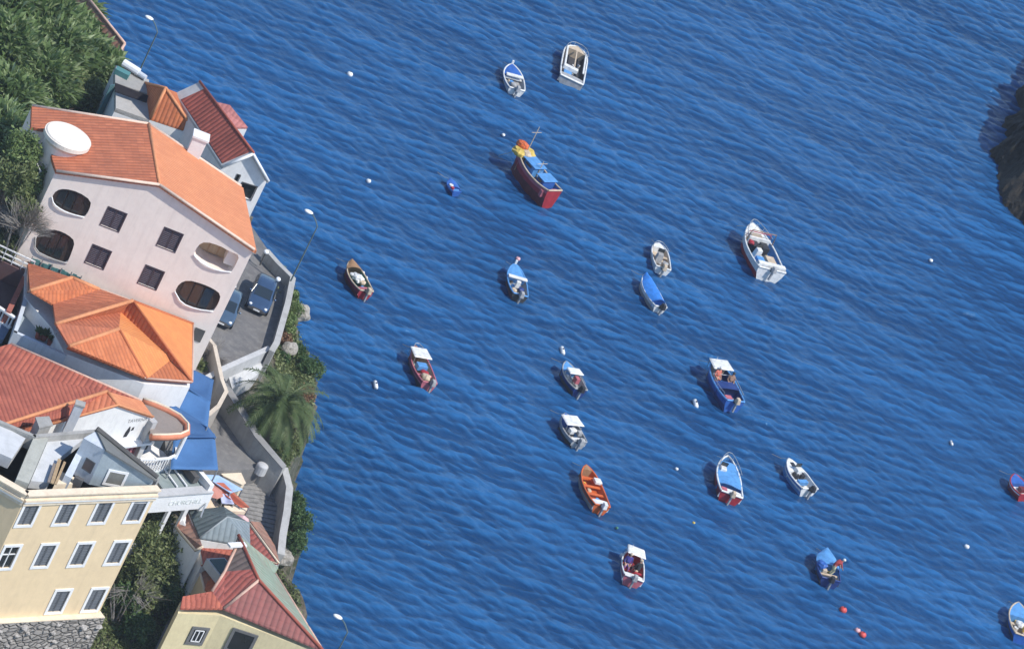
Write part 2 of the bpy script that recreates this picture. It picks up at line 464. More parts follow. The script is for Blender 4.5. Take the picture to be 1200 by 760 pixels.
# ================================================================ light, sky, camera
SUN_DIR = Vector((.92, -.34, 1.38)).normalized()        # towards the sun: from the open sea, slightly behind the camera
el = math.asin(SUN_DIR.z); az = math.atan2(SUN_DIR.x, SUN_DIR.y)
w = bpy.data.worlds.new('World'); sc.world = w; w.use_nodes = True
nt = w.node_tree; bg = nt.nodes['Background']
sky = nt.nodes.new('ShaderNodeTexSky'); sky.sky_type = 'NISHITA'; sky.sun_disc = False
sky.sun_elevation = el; sky.sun_rotation = az; sky.air_density = 1.0; sky.dust_density = 0.0; sky.ozone_density = 3.0
nt.links.new(sky.outputs[0], bg.inputs[0]); bg.inputs[1].default_value = .13
sl = bpy.data.lights.new('sun', 'SUN'); sl.energy = 3.4; sl.angle = R(.6); sl.color = (1, .95, .87)
so = bpy.data.objects.new('sun', sl); COL.objects.link(so); so.rotation_euler = (-SUN_DIR).to_track_quat('-Z', 'Y').to_euler(); so.location = (0,0,60)
cd = bpy.data.cameras.new('camera'); cam = bpy.data.objects.new('camera', cd); COL.objects.link(cam); sc.camera = cam
cd.sensor_width = 36; cd.lens = FPX/1200*36; cd.clip_start = 1; cd.clip_end = 20000
cam.matrix_world = Matrix(((CX.x, CY.x, -FW.x, CAM.x), (CX.y, CY.y, -FW.y, CAM.y), (CX.z, CY.z, -FW.z, CAM.z), (0,0,0,1)))
sc.view_settings.view_transform = 'Standard'; sc.view_settings.look = 'None'; sc.view_settings.gamma = 1; sc.view_settings.exposure = 0.55
hz = bpy.data.meshes.new('haze'); hb = bmesh.new(); bmesh.ops.create_cube(hb, size=1.0)
bmesh.ops.transform(hb, matrix=Matrix.Translation((0,-130,92)) @ Matrix.Diagonal((420, 560, 200, 1)), verts=hb.verts); hb.to_mesh(hz); hb.free()
ho = bpy.data.objects.new('haze', hz); COL.objects.link(ho); ho['kind'] = 'stuff'; ho['label'] = 'thin sea haze in the air'
hm = bpy.data.materials.new('haze_air'); hm.use_nodes = True; hn = hm.node_tree; hn.nodes.clear()
ho_ = hn.nodes.new('ShaderNodeOutputMaterial'); hv = hn.nodes.new('ShaderNodeVolumePrincipled'); hn.links.new(hv.outputs[0], ho_.inputs['Volume'])
hv.inputs['Color'].default_value = (.80, .88, 1, 1); hv.inputs['Density'].default_value = .00012; hv.inputs['Anisotropy'].default_value = .2; hz.materials.append(hm)
sc.cycles.volume_bounces = 0
sc.render.engine = 'CYCLES'; sc.cycles.max_bounces = 6; sc.cycles.use_denoising = True
# ================================================================ BUILDINGS
T_ORANGE = tiles('orange_tiles', (.60,.20,.085), (.50,.15,.06), (.30,.10,.055), moss=.5)
T_ORANGE2 = tiles('terracotta_tiles', (.56,.185,.095), (.46,.145,.075), (.28,.10,.06), pw=.30, moss=.55)
T_RED = tiles('red_tiles', (.36,.10,.075), (.30,.08,.06), (.13,.04,.032), pw=.30, moss=.55)
T_BRICK = tiles('brick_red_tiles', (.46,.14,.09), (.38,.11,.075), (.18,.05,.04), pw=.29, moss=.5)
T_PINK = tiles('faded_red_tiles', (.42,.12,.095), (.34,.09,.075), (.20,.10,.09), pw=.30, moss=.4)
T_OLD = tiles('weathered_tiles', (.40,.20,.14), (.30,.14,.10), (.20,.15,.12), pw=.42, moss=.6)
T_GREEN = tiles('green_tiles', (.21,.29,.22), (.26,.33,.26), (.28,.21,.16), pw=.3, moss=.5, bump=.04)
T_GREY = tiles('grey_fibre_sheets', (.20,.24,.26), (.24,.28,.30), (.11,.13,.14), pw=.35, bump=.04, moss=.5, rows=False)
T_SLATE = tiles('dark_grey_sheets', (.10,.13,.135), (.13,.155,.16), (.06,.075,.075), pw=.35, bump=.04, moss=.5, rows=False)
CAPC = paint('ridge_cap_clay', (.66,.28,.13), (.5,.2,.1), bump=.03, sc1=3)
CAPR = paint('ridge_cap_red', (.34,.09,.06), (.26,.07,.05), bump=.03, sc1=3)
CAPP = paint('ridge_cap_pale', (.62,.42,.33), (.5,.3,.24), bump=.03, sc1=3)
PINKW = paint('pink_white_plaster', (.88,.75,.67), (.82,.70,.63), sc1=.35, bump=.012, streak=.25)
WHITE = paint('white_plaster', (.78,.77,.75), (.66,.65,.64), sc1=.8, bump=.012, streak=.3)
CREAM = paint('cream_plaster', (.74,.58,.37), (.68,.53,.34), sc1=.35, bump=.012, streak=.22)
CREAMT = paint('cream_trim', (.78,.66,.50), (.68,.52,.38), sc1=.9, streak=.4)
YELLOW = paint('pale_yellow_plaster', (.72,.62,.38), (.62,.52,.32), sc1=.8, streak=.35)
GREYP = paint('grey_plaster', (.38,.38,.37), (.28,.28,.28), sc1=.9, streak=.5, bump=.03)
BLUEW = paint('blue_white_plaster', (.56,.60,.65), (.44,.48,.53), sc1=.9, streak=.5)
ZINC = paint('blue_grey_zinc', (.33,.39,.43), (.26,.31,.34), sc1=1.5, streak=.4, rough=.5)
CONC = paint('old_concrete', (.36,.35,.33), (.24,.235,.22), sc1=1.0, streak=.5, bump=.04)
CONCL = paint('pale_concrete', (.50,.50,.50), (.38,.38,.38), sc1=.9, streak=.35, bump=.03)
DARKT = paint('dark_trim', (.10,.095,.09), (.06,.06,.06), streak=.2)
SHUT = paint('aubergine_shutter', (.085,.065,.08), (.06,.05,.06), rough=.5, streak=.1)
SHUTG = paint('slate_grey_shutter', (.115,.125,.14), (.09,.10,.11), rough=.5, streak=.1)
FRW = paint('white_frame_paint', (.80,.80,.80), (.72,.72,.72), rough=.5, streak=.15)
FRD = paint('grey_frame_paint', (.12,.12,.125), (.09,.09,.09), rough=.5)
PANE = paint('dark_window_glass', (.02,.025,.03), (.015,.02,.02), rough=.08, spec=.7, bump=0, streak=0)
BROWN = paint('brown_wood', (.16,.085,.05), (.10,.055,.03), sc1=2)
METAL = paint('galvanised_metal', (.45,.46,.47), (.34,.35,.36), rough=.4, metal=.6, sc1=3, bump=0)
SOILW = paint('maroon_render', (.13,.075,.08), (.10,.06,.065), sc1=.6)
ROCKW = stone('rubble_stone', (.42,.385,.35), (.28,.26,.24), (.20,.185,.17), 2.3)
TEAL = paint('teal_mesh', (.08,.22,.22), (.06,.17,.17), sc1=1.5, rough=.6)

def roof_part(root, polys, mat, t=.16, name='roof'):
    mb = MB()
    for p in polys: mb.slab(p, t)
    return mb.build(name, mat, root, uv=True)
def roof_multi(root, items, t=.16, name='roof'):
    mb = MB(); ms = []
    for p, m in items:
        if m not in ms: ms.append(m)
        mb.cur = ms.index(m); mb.slab(p, t)
    return mb.build(name, ms, root, uv=True)
def caps(roof, lines, mat, r=.11):
    for l in lines:
        mb = MB(); mb.tube(l, r, 6); mb.build('ridge_cap', mat, roof, smooth=True)
def body(root, tops, base, mat, name='wall', dz=-.12):
    mb = MB(); mb.walls([Vector((p[0], p[1], p[2]+dz)) for p in tops], base); return mb.build(name, mat, root)
def ground_at(p, z): return Vector((p[0], p[1], z))

# ---------------------------------------------------------------- the big pink-white house
def pink_house():
    EZ = 18.5
    fl, fr, br, bl = P(66,199,EZ), P(298,291,EZ), P(282,219,EZ), P(37,125,EZ)
    F = Facade(fl, fr)
    rf = on_plane(187,215, F.a, F.n); rb = P(174,146,rf.z)
    bl = on_plane(37,125, fl, (rf-fl).cross(rb-fl).normalized()); br = on_plane(282,219, fr, (rf-fr).cross(rb-fr).normalized())
    base = 8.2
    root = thing('gabled_house', ground_at((fl+fr)/2, base), 'large pinkish white gabled house with arched loggias and a round roof turret', 'house')
    # the facade stands a little in front of the roof's edge line
    def lower(p, d=.14): return Vector((p.x, p.y, p.z-d))
    mb = MB()
    # pentagonal prism: front gable, back gable
    A = [ground_at(fl, base), ground_at(fr, base), lower(fr), lower(rf), lower(fl)]
    B = [ground_at(bl, base), ground_at(br, base), lower(br), lower(rb), lower(bl)]
    mb.prism(A, B)
    wall = mb.build('wall', PINKW, root)
    cut = MB()
    # roof-terrace notch on the hill side
    nl = (rf-fl); npl = (fl-rf).cross(bl-rf).normalized()
    def onroof(x, y): return on_plane(x, y, fl, npl)
    n1, n2, n3 = onroof(36,150), onroof(55,153), onroof(61,188)
    back = (bl-fl).normalized()
    notch = [n1 + Vector((-3,.0,0)), n2 + Vector((.06,.0,0)), n3+Vector((.06,-.0,0)), n3 + Vector((-3,-.4,0))]
    cut.prism([ground_at(p, 16.6) for p in notch], [ground_at(p, 23) for p in notch])
    # loggias
    def arch(pts): return [F.px(*p) for p in pts]
    logs = [
      [(60,232),(66,223),(76,221),(92,225),(107,235),(105,246),(98,256),(84,252),(72,247),(62,240)],
      [(41,279),(52,270),(66,269),(80,275),(88,283),(84,296),(78,310),(60,304),(40,294)],
      [(226,300),(232,287),(241,283),(258,288),(270,295),(281,299),(276,311),(270,320),(256,318),(238,311)],
      [(204,343),(210,332),(220,328),(236,332),(250,338),(259,345),(256,356),(249,366),(230,363),(212,356)]]
    def chaikin(pts, n=1):
        for _ in range(n):
            q = []
            for i in range(len(pts)):
                a, b = pts[i], pts[(i+1) % len(pts)]; q += [(a[0]*.75+b[0]*.25, a[1]*.75+b[1]*.25), (a[0]*.25+b[0]*.75, a[1]*.25+b[1]*.75)]
            pts = q
        return pts
    outl = [chaikin(arch(l)) for l in logs]
    for o in outl: F.cutter(cut, o, 1.7)
    # corner opening of the upper right loggia towards the sea
    u0 = max(u for u, z in outl[2]); zc = [z for u, z in outl[2]]
    side = (br-fr).normalized()
    c0 = F.at(F.len, 0) - F.n*.45; c1 = F.at(F.len, 0) - F.n*1.5
    zlo, zhi = F.px(270,318)[1]+.1, F.px(281,300)[1]-.05
    e = F.e
    q = [c0-e*1.2, c0+e*1.0, c1+e*1.4, c1-e*1.2]
    cut.prism([ground_at(p, zlo) for p in q], [ground_at(p, zhi) for p in q])
    small = [((133,257),'w'), ((199,281),'w'), ((115,301),'w'), ((177,325),'w')]
    for (x, y), _ in small:
        u, z = F.px(x, y)
        window(root, F, u, z, 1.12, 1.28, SHUT, SHUT, cut, fr=.05, proud=.02, rec=.12, louvre=True)
    boolean_cut(wall, cut)
    # loggia glazing, parapet rims
    for i, o in enumerate(outl):
        us = [u for u, z in o]; zs = [z for u, z in o]; u0, u1, z0, z1 = min(us), max(us), min(zs), max(zs)
        g = MB(); dd = 1.66 if i == 2 else .22
        F.bar(g, u0-.3 if i != 2 else u0+.15, u1-.5 if i == 2 else u1+.3, z0-.1 if i != 2 else z0+.05, z1+.1 if i != 2 else z1-.05, -dd, -dd+.06)
        par = g.build('loggia_door', paint('dark_joinery', (.045,.03,.024), (.03,.02,.018)) if i != 2 else paint('tan_wood', (.58,.34,.19), (.45,.26,.15), sc1=2), root)
        g = MB()
        for k in range(3):
            a = u0+.3+(u1-u0-.7)*k/3; F.bar(g, a, a+(u1-u0-.7)/3-.1, z0+.15, z1-.2, -dd+.07, -dd+.1)
        g.build('pane', PANE if i != 2 else paint('tan_curtain', (.62,.42,.26), (.52,.34,.2), sc1=2), par)
        # bulging balcony rim along the lower edge
        n = 9; rim = MB(); lo = [p for p in logs[i]]
        a, b = [(0,0),(0,0)][0], None
        idx = {0:(0,6),1:(0,6),2:(0,7),3:(0,7)}[i]
        pts = [F.px(*logs[i][j]) for j in ([0] + list(range(len(logs[i])-1, idx[1]-1, -1)))]
        path = []
        for k, (u, z) in enumerate(pts):
            t = k/(len(pts)-1); path.append(F.at(u, z+.10, .03+.08*math.sin(math.pi*t)))
        path = [path[0]]+[a.lerp(b, t) for a, b in zip(path[:-1], path[1:]) for t in (.25,.75)]+[path[-1]]
        rim.tube(path, .045, 6); rim.build('balcony_rail', FRW if i != 1 else GREYP, root, smooth=True)
    # door at the foot, near the street corner
    u, z = F.px(232,392)
    g = MB(); F.bar(g, u-.3, u+.3, z-.42, z+.42, .005, .05); g.build('vent_opening', DARKT, root)
    # roof: two slopes, left one with a notch for the small roof terrace
    up = Vector((0,0,.06)); ov = F.n*.22
    def U(p): return p+up
    left = [U(fl)+ov, U(rf)+ov, U(rb), U(bl), U(n1), U(n2), U(n3)]
    right = [U(rf)+ov+Vector((.02,0,0)), U(fr)+ov+Vector((.16,0,-.03)), U(br)+Vector((.16,0,-.03)), U(rb)+Vector((.02,0,0))]
    rl = MB(); rl.cur = 0; rl.slab(left, .2); rl.cur = 1; rl.slab(right, .2)
    roof = rl.build('roof', [T_ORANGE2, tiles('orange_smooth_tiles', (.68,.27,.13), (.62,.23,.11), (.45,.17,.09), pw=.2, bump=.03, moss=.25)], root, uv=True)
    caps(roof, [[U(rf)+ov, U(rb)]], CAPC, .1)
    caps(roof, [[U(fl)+ov, U(rf)+ov], [U(rf)+ov, U(fr)+ov], [U(bl)+Vector((0,0,.02)), U(rb)], [U(rb), U(br)]], paint('verge_cream', (.72,.55,.44), (.6,.44,.34), sc1=3), .085)
    # chimney on the sea slope
    npr = (rf-fr).cross(br-fr).normalized()
    cb = on_plane(226,180, fr, npr)
    ch = MB(); ax = (F.e, F.n, Vector((0,0,1)))
    ch.box(cb+Vector((0,0,.35)), (.85,.75,1.7), ax); ch.box(cb+Vector((0,0,1.28)), (1.02,.92,.16), ax)
    co = ch.build('chimney', WHITE, roof, bevel=.02)
    ch = MB(); ch.box(cb+Vector((0,0,1.0))+F.e*.43, (.04,.4,.32), ax); ch.build('chimney_vent', DARKT, roof)
    # round turret with a flat overhanging lid
    tc = P(81,157,19.6)
    t = MB(); n = 40
    def ring(r, z): return [Vector((tc.x+r*math.cos(2*math.pi*k/n), tc.y+r*math.sin(2*math.pi*k/n), z)) for k in range(n)]
    t.prism(ring(1.18,16.6), ring(1.18,19.2)); tu = t.build('turret', PINKW, root, smooth=False)
    t = MB(); t.prism(ring(1.2,18.95), ring(1.38,19.2)); t.prism(ring(1.42,19.2), ring(1.42,19.45)); t.prism(ring(1.36,19.45), ring(1.3,19.52))
    t.build('turret_lid', paint('warm_white_cap', (.76,.70,.62), (.68,.6,.52), sc1=1.2, streak=.1), tu)
    t = MB(); F2 = Facade(tc-Vector((1,1.0,0)), tc+Vector((1,-1.0,0)))
    # terrace posts and rail over the notch
    ra = MB(); edge = [ground_at(n1, 16.6)+Vector((-.35,0,0)), ground_at(n3, 16.6)+Vector((-.35,-.2,0))]
    for k in range(6):
        p = edge[0].lerp(edge[1], k/5); ra.box(p+Vector((0,0,.5)), (.06,.06,1.0))
    ra.box((edge[0]+edge[1])/2+Vector((0,0,1.02)), ((edge[1]-edge[0]).length+.1,.1,.07), ((edge[1]-edge[0]), Vector((1,0,0)), Vector((0,0,1))))
    ra.build('terrace_railing', CONCL, root)
    te = MB(); q4 = [edge[0]+Vector((-.15,.1,.0)), ground_at(n2, 16.6)+Vector((0,.2,0)), ground_at(n3, 16.6), edge[1]+Vector((-.15,-.1,0))]
    te.slab([p+Vector((0,0,.03)) for p in q4], .25); te.build('terrace_floor', GREYP, root)
    return F
FP = pink_house()

# ---------------------------------------------------------------- white house by the water with the dark red roof
def white_house():
    L, Rr = P(260,193,16), P(314,210,16); F = Facade(L, Rr)
    Pk = on_plane(296,178, F.a, F.n)
    Bk = P(233,97,Pk.z); BL = on_plane(205,110, L, (Pk-L).cross(Bk-L).normalized())
    BR = Bk + (Rr-Pk)
    root = thing('waterfront_house', ground_at((L+Rr)/2, 8.3), 'white gabled house with a dark red tiled roof behind the pink house', 'house')
    base = 8.0
    mb = MB(); d = Vector((0,0,-.12))
    mb.prism([ground_at(L,base), ground_at(Rr,base), Rr+d, Pk+d, L+d], [ground_at(BL,base), ground_at(BR,base), BR+d, Bk+d, BL+d])
    wall = mb.build('wall', WHITE, root)
    cut = MB()
    u, z = F.px(289,224); window(root, F, u, z, .95, 1.0, FRD, PANE, cut, fr=.04, mull=False, rec=.2)
    u, z = F.px(278,209); window(root, F, u, z, .22, .55, FRD, PANE, cut, fr=.03, rec=.15)
    boolean_cut(wall, cut)
    ov = F.n*.3; u_ = Vector((0,0,.05))
    inl = (L-Pk).normalized()
    def quad(a, b, c, e): return [a+u_, b+u_, c+u_, e+u_]
    # grey verge border, tiles laid 4 cm higher inside it
    roof = roof_multi(root, [(quad(L+ov, Pk+ov, Bk, BL), CONCL), (quad(Pk+ov+Vector((.01,0,0)), Rr+ov, BR, Bk+Vector((.01,0,0))), CONCL)], .18)
    def inset(a, b, c, e, k1, k2): # a,b front; c,e back
        la = a.lerp(e, k1); lb = b.lerp(c, k1); lc = b.lerp(c, 1-k2); le = a.lerp(e, 1-k2)
        up = Vector((0,0,.10)); return [la+up, lb+up, lc+up, le+up]
    roof_part(roof, [inset((L+ov).lerp(Pk+ov,.04), Pk+ov, Bk, BL.lerp(Bk,.04), .035, .10), inset((Pk+ov)+Vector((.02,0,0)), Rr+ov, BR, Bk+Vector((.02,0,0)), .035, .03)], T_RED, .06, 'tile_field')
    caps(roof, [[Pk+ov*.9+Vector((0,0,.12)), Bk+Vector((0,0,.12))]], CAPR, .08)
    caps(roof, [[L+ov+u_, Pk+ov+u_], [Pk+ov+u_, Rr+ov+u_]], FRW, .09)
white_house()

# small pink-roofed annex on the sea side
def annex():
    c = PL([(246,118,13.0),(270,125,13.6),(290,150,13.2),(284,152,12.9),(266,152,12.9)])
    E_ = [P(243,118,13), P(269,124,13.4), P(290,150,13.0), P(266,150,12.6)]
    root = thing('waterfront_annex', ground_at(E_[0], 8.3), 'small white annex with a faded pink roof behind the dark red roof', 'annex')
    body(root, [E_[0], E_[1], E_[2], E_[3]], 8.0, WHITE)
    roof_part(root, [[p+Vector((0,0,.06)) for p in E_]], tiles('pink_sheet', (.55,.22,.20), (.5,.19,.17), (.4,.16,.15), pw=.3, bump=.02, moss=.5), .12)
annex()

# hipped orange roof between the pink house and the grey block
def hip_house():
    z = 15.2
    A = P(194,104,17.2); C1, C2, C3 = P(170,98,z), P(176,139,z), P(230,157,z); C4 = C1+(C3-C2)
    root = thing('hipped_house', ground_at(C2, 8.3), 'small white house with a steep pyramid roof of bright orange tiles', 'house')
    body(root, [C1, C2, C3, C4], 8.0, WHITE)
    up = Vector((0,0,.05))
    roof = roof_part(root, [[C2+up, C3+up, A+up], [C3+up, C4+up, A+up], [C4+up, C1+up, A+up], [C1+up, C2+up, A+up]], T_ORANGE, .14)
    caps(roof, [[C2+up, A+up], [C3+up, A+up], [C1+up, A+up]], CAPC, .1)
    g = Facade(C2, C3)
    q = g.at(0, 0); s = MB()
    # low tiled lean-to with a skylight in front, beside the pink roof
    D = [P(134,130,14.2), P(155,125,15.0), P(172,141,14.6), P(150,139,14.0)]
    lroof = roof_part(root, [D], T_BRICK, .12, 'lean_to_roof')
    s.box(P(140,134,14.6), (.5,.5,.25)); s.build('skylight', WHITE, lroof)
hip_house()

# flat grey block with dark roof panel
def grey_block():
    z = 15.0
    a, b, c, d = P(135,78,z), P(174,95,z), P(174,142,z), P(135,128,z)
    root = thing('flat_roofed_block', ground_at(d, 8.5), 'grey flat roofed block carrying a long dark roof panel', 'building')
    body(root, [a, b, c, d], 8.2, WHITE, dz=0)
    m = MB(); m.slab([p+Vector((0,0,.10)) for p in (a,b,c,d)], .3); roof = m.build('roof', paint('warm_grey_roof', (.42,.40,.37), (.34,.33,.31), sc1=.8), root)
    # raised far part and dark sloping panel
    m = MB(); m.slab([P(135,84,15.3), P(136,78,15.3), P(174,96,15.3), P(174,110,15.3), P(135,97,15.3)], .35); m.build('raised_roof', CONC, roof)
    m = MB(); m.slab([P(135,97,15.75), P(174,112,15.75), P(172,120,15.42), P(135,107,15.42)], .06); m.build('roof_panel', paint('dark_panel', (.022,.020,.026), (.018,.018,.02), rough=.8, spec=.1), roof)
    m = MB(); m.box(P(143,86,15.45), (.9,.5,.4)); m.build('skylight', TEAL, roof)
grey_block()
def water_tank(px, lab, col, s):
    o = MB(); c = P(px[0], px[1], 15.33)
    o.tube([c+Vector((-s*.9,.1,s*.4)), c+Vector((s*.9,-.1,s*.4))], s*.4, 10)
    r = thing('water_tank', c, lab, 'tank', 'tanks on the grey block')
    o.build('tank', col, r); l = MB(); l.box(c+Vector((0,0,.03)), (s*1.2, s*.9, .06)); l.build('cradle', DARKT, r)
water_tank((152,83), 'white tank on the grey flat roof, nearest the hillside', FRW, .62)
water_tank((163,90), 'pale blue tank on the grey flat roof, nearest the sea', BLUEW, .45)

# teal corrugated shed wall beside the block
r_ = thing('corrugated_fence', P(124,125,11.5), 'teal corrugated sheet fence between the shrubs and the grey block', 'fence')
mb = MB(); f_ = Facade(P(113,134,13), P(134,130,13))
F0 = f_
for k in range(14):
    F0.bar(mb, k*F0.len/14, (k+.55)*F0.len/14, 10, 15.2, 0, .05); F0.bar(mb, (k+.55)*F0.len/14, (k+1)*F0.len/14, 10, 15.15, -.03, .02)
mb.build('sheet', paint('teal_sheet', (.13,.27,.30), (.10,.20,.22), rough=.5, streak=.5), r_)

# far house at the top edge
def far_house():
    z = 13.5
    a, b, c, d = P(134,70,z-.9), P(146,52,z), P(96,-10,z), P(70,-12,z-1.0)
    b2 = b+(b-a)*.9; c2 = c+(b-a)*.9; b2.z = c2.z = z-.9
    root = thing('far_house', ground_at(a, 8.6), 'grey house with weathered brownish tiled roof at the top edge beyond the shrubs', 'house')
    body(root, [a, b, b2, c2, c, d], 8.2, GREYP)
    up = Vector((0,0,.05))
    roof = roof_part(root, [[a+up, b+up, c+up, d+up], [b+up, b2+up, c2+up, c+up]], T_OLD, .15)
    caps(roof, [[b+up, c+up], [a+up, b+up]], CAPP, .09)
far_house()

# ---------------------------------------------------------------- orange triple-ridged house
def triple_house():
    z = 12.5
    TL, TR, RC, BC = P(32,308,z), P(226,380,z), P(225,448,z), P(172,444,z)
    EB, EC, ED = P(78,408,z), P(63,378,z), P(32,343,z)
    A, B = P(155,353,14.3), P(139,386,14.0)
    aL, bL, cP, cL, cR = P(65,380,14.1), P(81,406,13.7), P(84,326,13.9), P(35,341,13.6), P(116,340,13.7)
    V1, V2 = P(62,357,13.0), P(141,366,13.3)    # valleys between ridges
    V3 = P(203,420,12.75)
    base = 7.0
    root = thing('triple_ridged_house', ground_at(RC, base), 'white house with three parallel ridges of bright orange tiles right below the pink facade', 'house')
    body(root, [TL, TR, RC, BC, EB, EC, ED], base, WHITE, dz=-.35)
    up = Vector((0,0,.05))
    def u(*p): return [q+up for q in p]
    items = [  # sun and shade put into tile colours: sunward slopes brighter, others darker
      (u(TL, P(70,322,13.0), cP), T_ORANGE), (u(TL, cP, cL), T_ORANGE2), (u(P(70,322,13.0), P(110,337,12.9), cR, cP), T_ORANGE2),
      (u(cL, cP, cR, V1), T_ORANGE), (u(V1, cR, A, aL), T_BRICK if 0 else T_ORANGE2), (u(P(110,337,12.9), TR.lerp(TL,.35), A, cR), T_ORANGE2),
      (u(aL, A, V2), T_ORANGE), (u(aL, V2, B, bL), T_ORANGE2), (u(bL, B, BC, EB), T_ORANGE),
      (u(B, V2, V3, BC), tiles('orange_sunlit_tiles', (.70,.27,.09), (.64,.23,.08), (.48,.17,.07), pw=.22, bump=.03, moss=.2)),
      (u(V2, A, RC, V3), T_ORANGE), (u(A, TR.lerp(TL,.35), TR), tiles('orange_sunlit_tiles', None, None, None)), (u(A, TR, RC), tiles('orange_sunlit_tiles', None, None, None)), (u(BC, V3, RC), T_ORANGE)]
    mb = MB(); ms = []
    for p, m in items:
        if m not in ms: ms.append(m)
        mb.cur = ms.index(m)
        for k in range(1, len(p)-1): mb.slab([p[0], p[k], p[k+1]], .12)
    roof = mb.build('roof', ms, root, uv=True)
    caps(roof, [u(cL, cP), u(cP, cR), u(aL, A), u(bL, B)], CAPC, .12)
    caps(roof, [u(A, RC), u(B, BC), u(A, TR)], paint('ridge_cap_orange', (.50,.15,.06), (.42,.12,.05)), .08)
    caps(roof, [u(TL, TR), u(TR, RC), u(RC, BC), u(BC, EB), u(ED, cL), u(TL, ED)], CAPP, .06)
    # sunken terrace on the hill side with a pale parapet
    tz = 11.3
    T = PL([(30,345,tz),(63,357,tz),(64,379,tz),(79,390,tz),(80,412,tz),(70,428,tz),(12,402,tz)])
    m = MB(); m.slab(T, .4); m.build('terrace_floor', paint('blue_grey_screed', (.34,.40,.44), (.28,.33,.37), sc1=.6, streak=0), root)
    m = MB()
    for a, b in ((T[6], T[0]), (T[5], T[6])):
        d = (b-a); e = d.normalized(); nrm = Vector((-e.y, e.x, 0))
        m.box((a+b)/2+Vector((0,0,.35)), (d.length+.2, .22, .95), (e, nrm, Vector((0,0,1))))
    m.build('parapet', BLUEW, root)
    fg = Facade(ED, EB)
triple_house()
def potted_plant(c, lab):
    r = thing('potted_plant', c, lab, 'plant', 'plants on the terrace')
    m = MB(); m.prism([c+Vector((.16*math.cos(k*.785), .16*math.sin(k*.785), 0)) for k in range(8)], [c+Vector((.23*math.cos(k*.785), .23*math.sin(k*.785), .38)) for k in range(8)])
    m.build('pot', CAPR, r)
    m = MB(); rr = random.Random(int(c.x*100))
    for k in range(46):
        d = Vector((rr.gauss(0,1), rr.gauss(0,1), abs(rr.gauss(0,1))+.3)).normalized()*rr.uniform(.25,.6); s = d.orthogonal().normalized()*.07; o = c+Vector((0,0,.35))
        m.poly([o, o+d*.6+s, o+d, o+d*.6-s])
    m.build('leaves', leafmat('pot_leaf', (.05,.09,.03), (.08,.13,.05), (.13,.17,.07)), r, flip=False)
potted_plant(P(50,398,11.32), 'dark leafy plant on the sunken terrace, on the hill side')
potted_plant(P(44,396,11.32), 'dark leafy plant on the sunken terrace, nearest the parapet')
potted_plant(P(58,404,11.32), 'dark leafy plant on the sunken terrace, nearest the red roof')

# green netting fence and balustraded terrace uphill
r_ = thing('netting_fence', P(60,300,11.5), 'green netting fence under the lower left loggia of the pink house', 'fence')
f_ = FP; mb = MB(); ua, za = FP.px(38,297); ub, zb_ = FP.px(94,322); f_ = Facade(FP.at(ua,0,.5), FP.at(ub,0,.5))
for k in range(12): f_.bar(mb, k*f_.len/12, (k+1)*f_.len/12, 10.5, za+.15+.06*math.sin(k*2), .25+.03*(k % 2), .28+.03*(k % 2))
mb.build('netting', TEAL, r_)
mb = MB()
for k in range(6): mb.tube([f_.at(k*f_.len/5, 10.5, .33), f_.at(k*f_.len/5, za+.3, .33)], .035, 5)
mb.build('post', METAL, r_)

def uphill_terrace():
    a, b = P(-30,287,12.3), P(36,318,12.3)
    f = Facade(a, b)
    root = thing('terrace_wall', ground_at(a, 9.5), 'dark maroon terrace wall with a white balustrade at the left edge', 'wall')
    w_ = MB(); f.bar(w_, 0, f.len, 8.5, 12.1, -.35, 0); w_.build('wall', SOILW, root)
    pv = PL([(-30,312,10.9),(34,340,10.9),(22,385,10.9),(-30,370,10.9)])
    w_ = MB(); w_.slab(pv, .3); w_.build('paving', paint('maroon_paving', (.12,.085,.09), (.09,.065,.07), sc1=.8), root)
    ra = MB()
    for z in (12.25, 12.55, 12.9): f.bar(ra, 0, f.len, z, z+.07, -.15, -.07)
    n = 6
    for k in range(n+1): f.bar(ra, k*f.len/n-.02, k*f.len/n+.02, 12.1, 12.97, -.16, -.06)
    ra.build('railing', FRW, root)
    g = Facade(P(15,362,12), P(30,330,12)); w_ = MB()
    g.bar(w_, -.4, g.len+.5, 9.5, 12.0, -.3, 0); w_.build('pier', paint('brick_render', (.35,.12,.09), (.28,.09,.07)), root)
uphill_terrace()
def low_balustrade():
    f = Facade(P(-20,352,11.6), P(16,376,11.6))
    root = thing('balustrade', ground_at(f.a, 11), 'short white balustrade with turned posts at the left edge beside the sunken terrace', 'balustrade')
    m = MB(); f.bar(m, 0, f.len, 11.75, 11.87, -.12, .12); f.bar(m, 0, f.len, 11.05, 11.15, -.12, .12); m.build('rail', FRW, root)
    m = MB()
    for k in range(10):
        c = f.at((k+.5)*f.len/10, 11.15); m.tube([c, c+Vector((0,0,.2)), c+Vector((0,0,.6))], .075, 6, r2=.04)
    m.build('baluster', FRW, root)
    m = MB(); m.slab(PL([(-20,360,11.05),(14,380,11.05),(4,398,11.05),(-20,390,11.05)]), .3); m.build('floor', paint('blue_paving', (.14,.19,.27), (.1,.14,.2)), root)
low_balustrade()

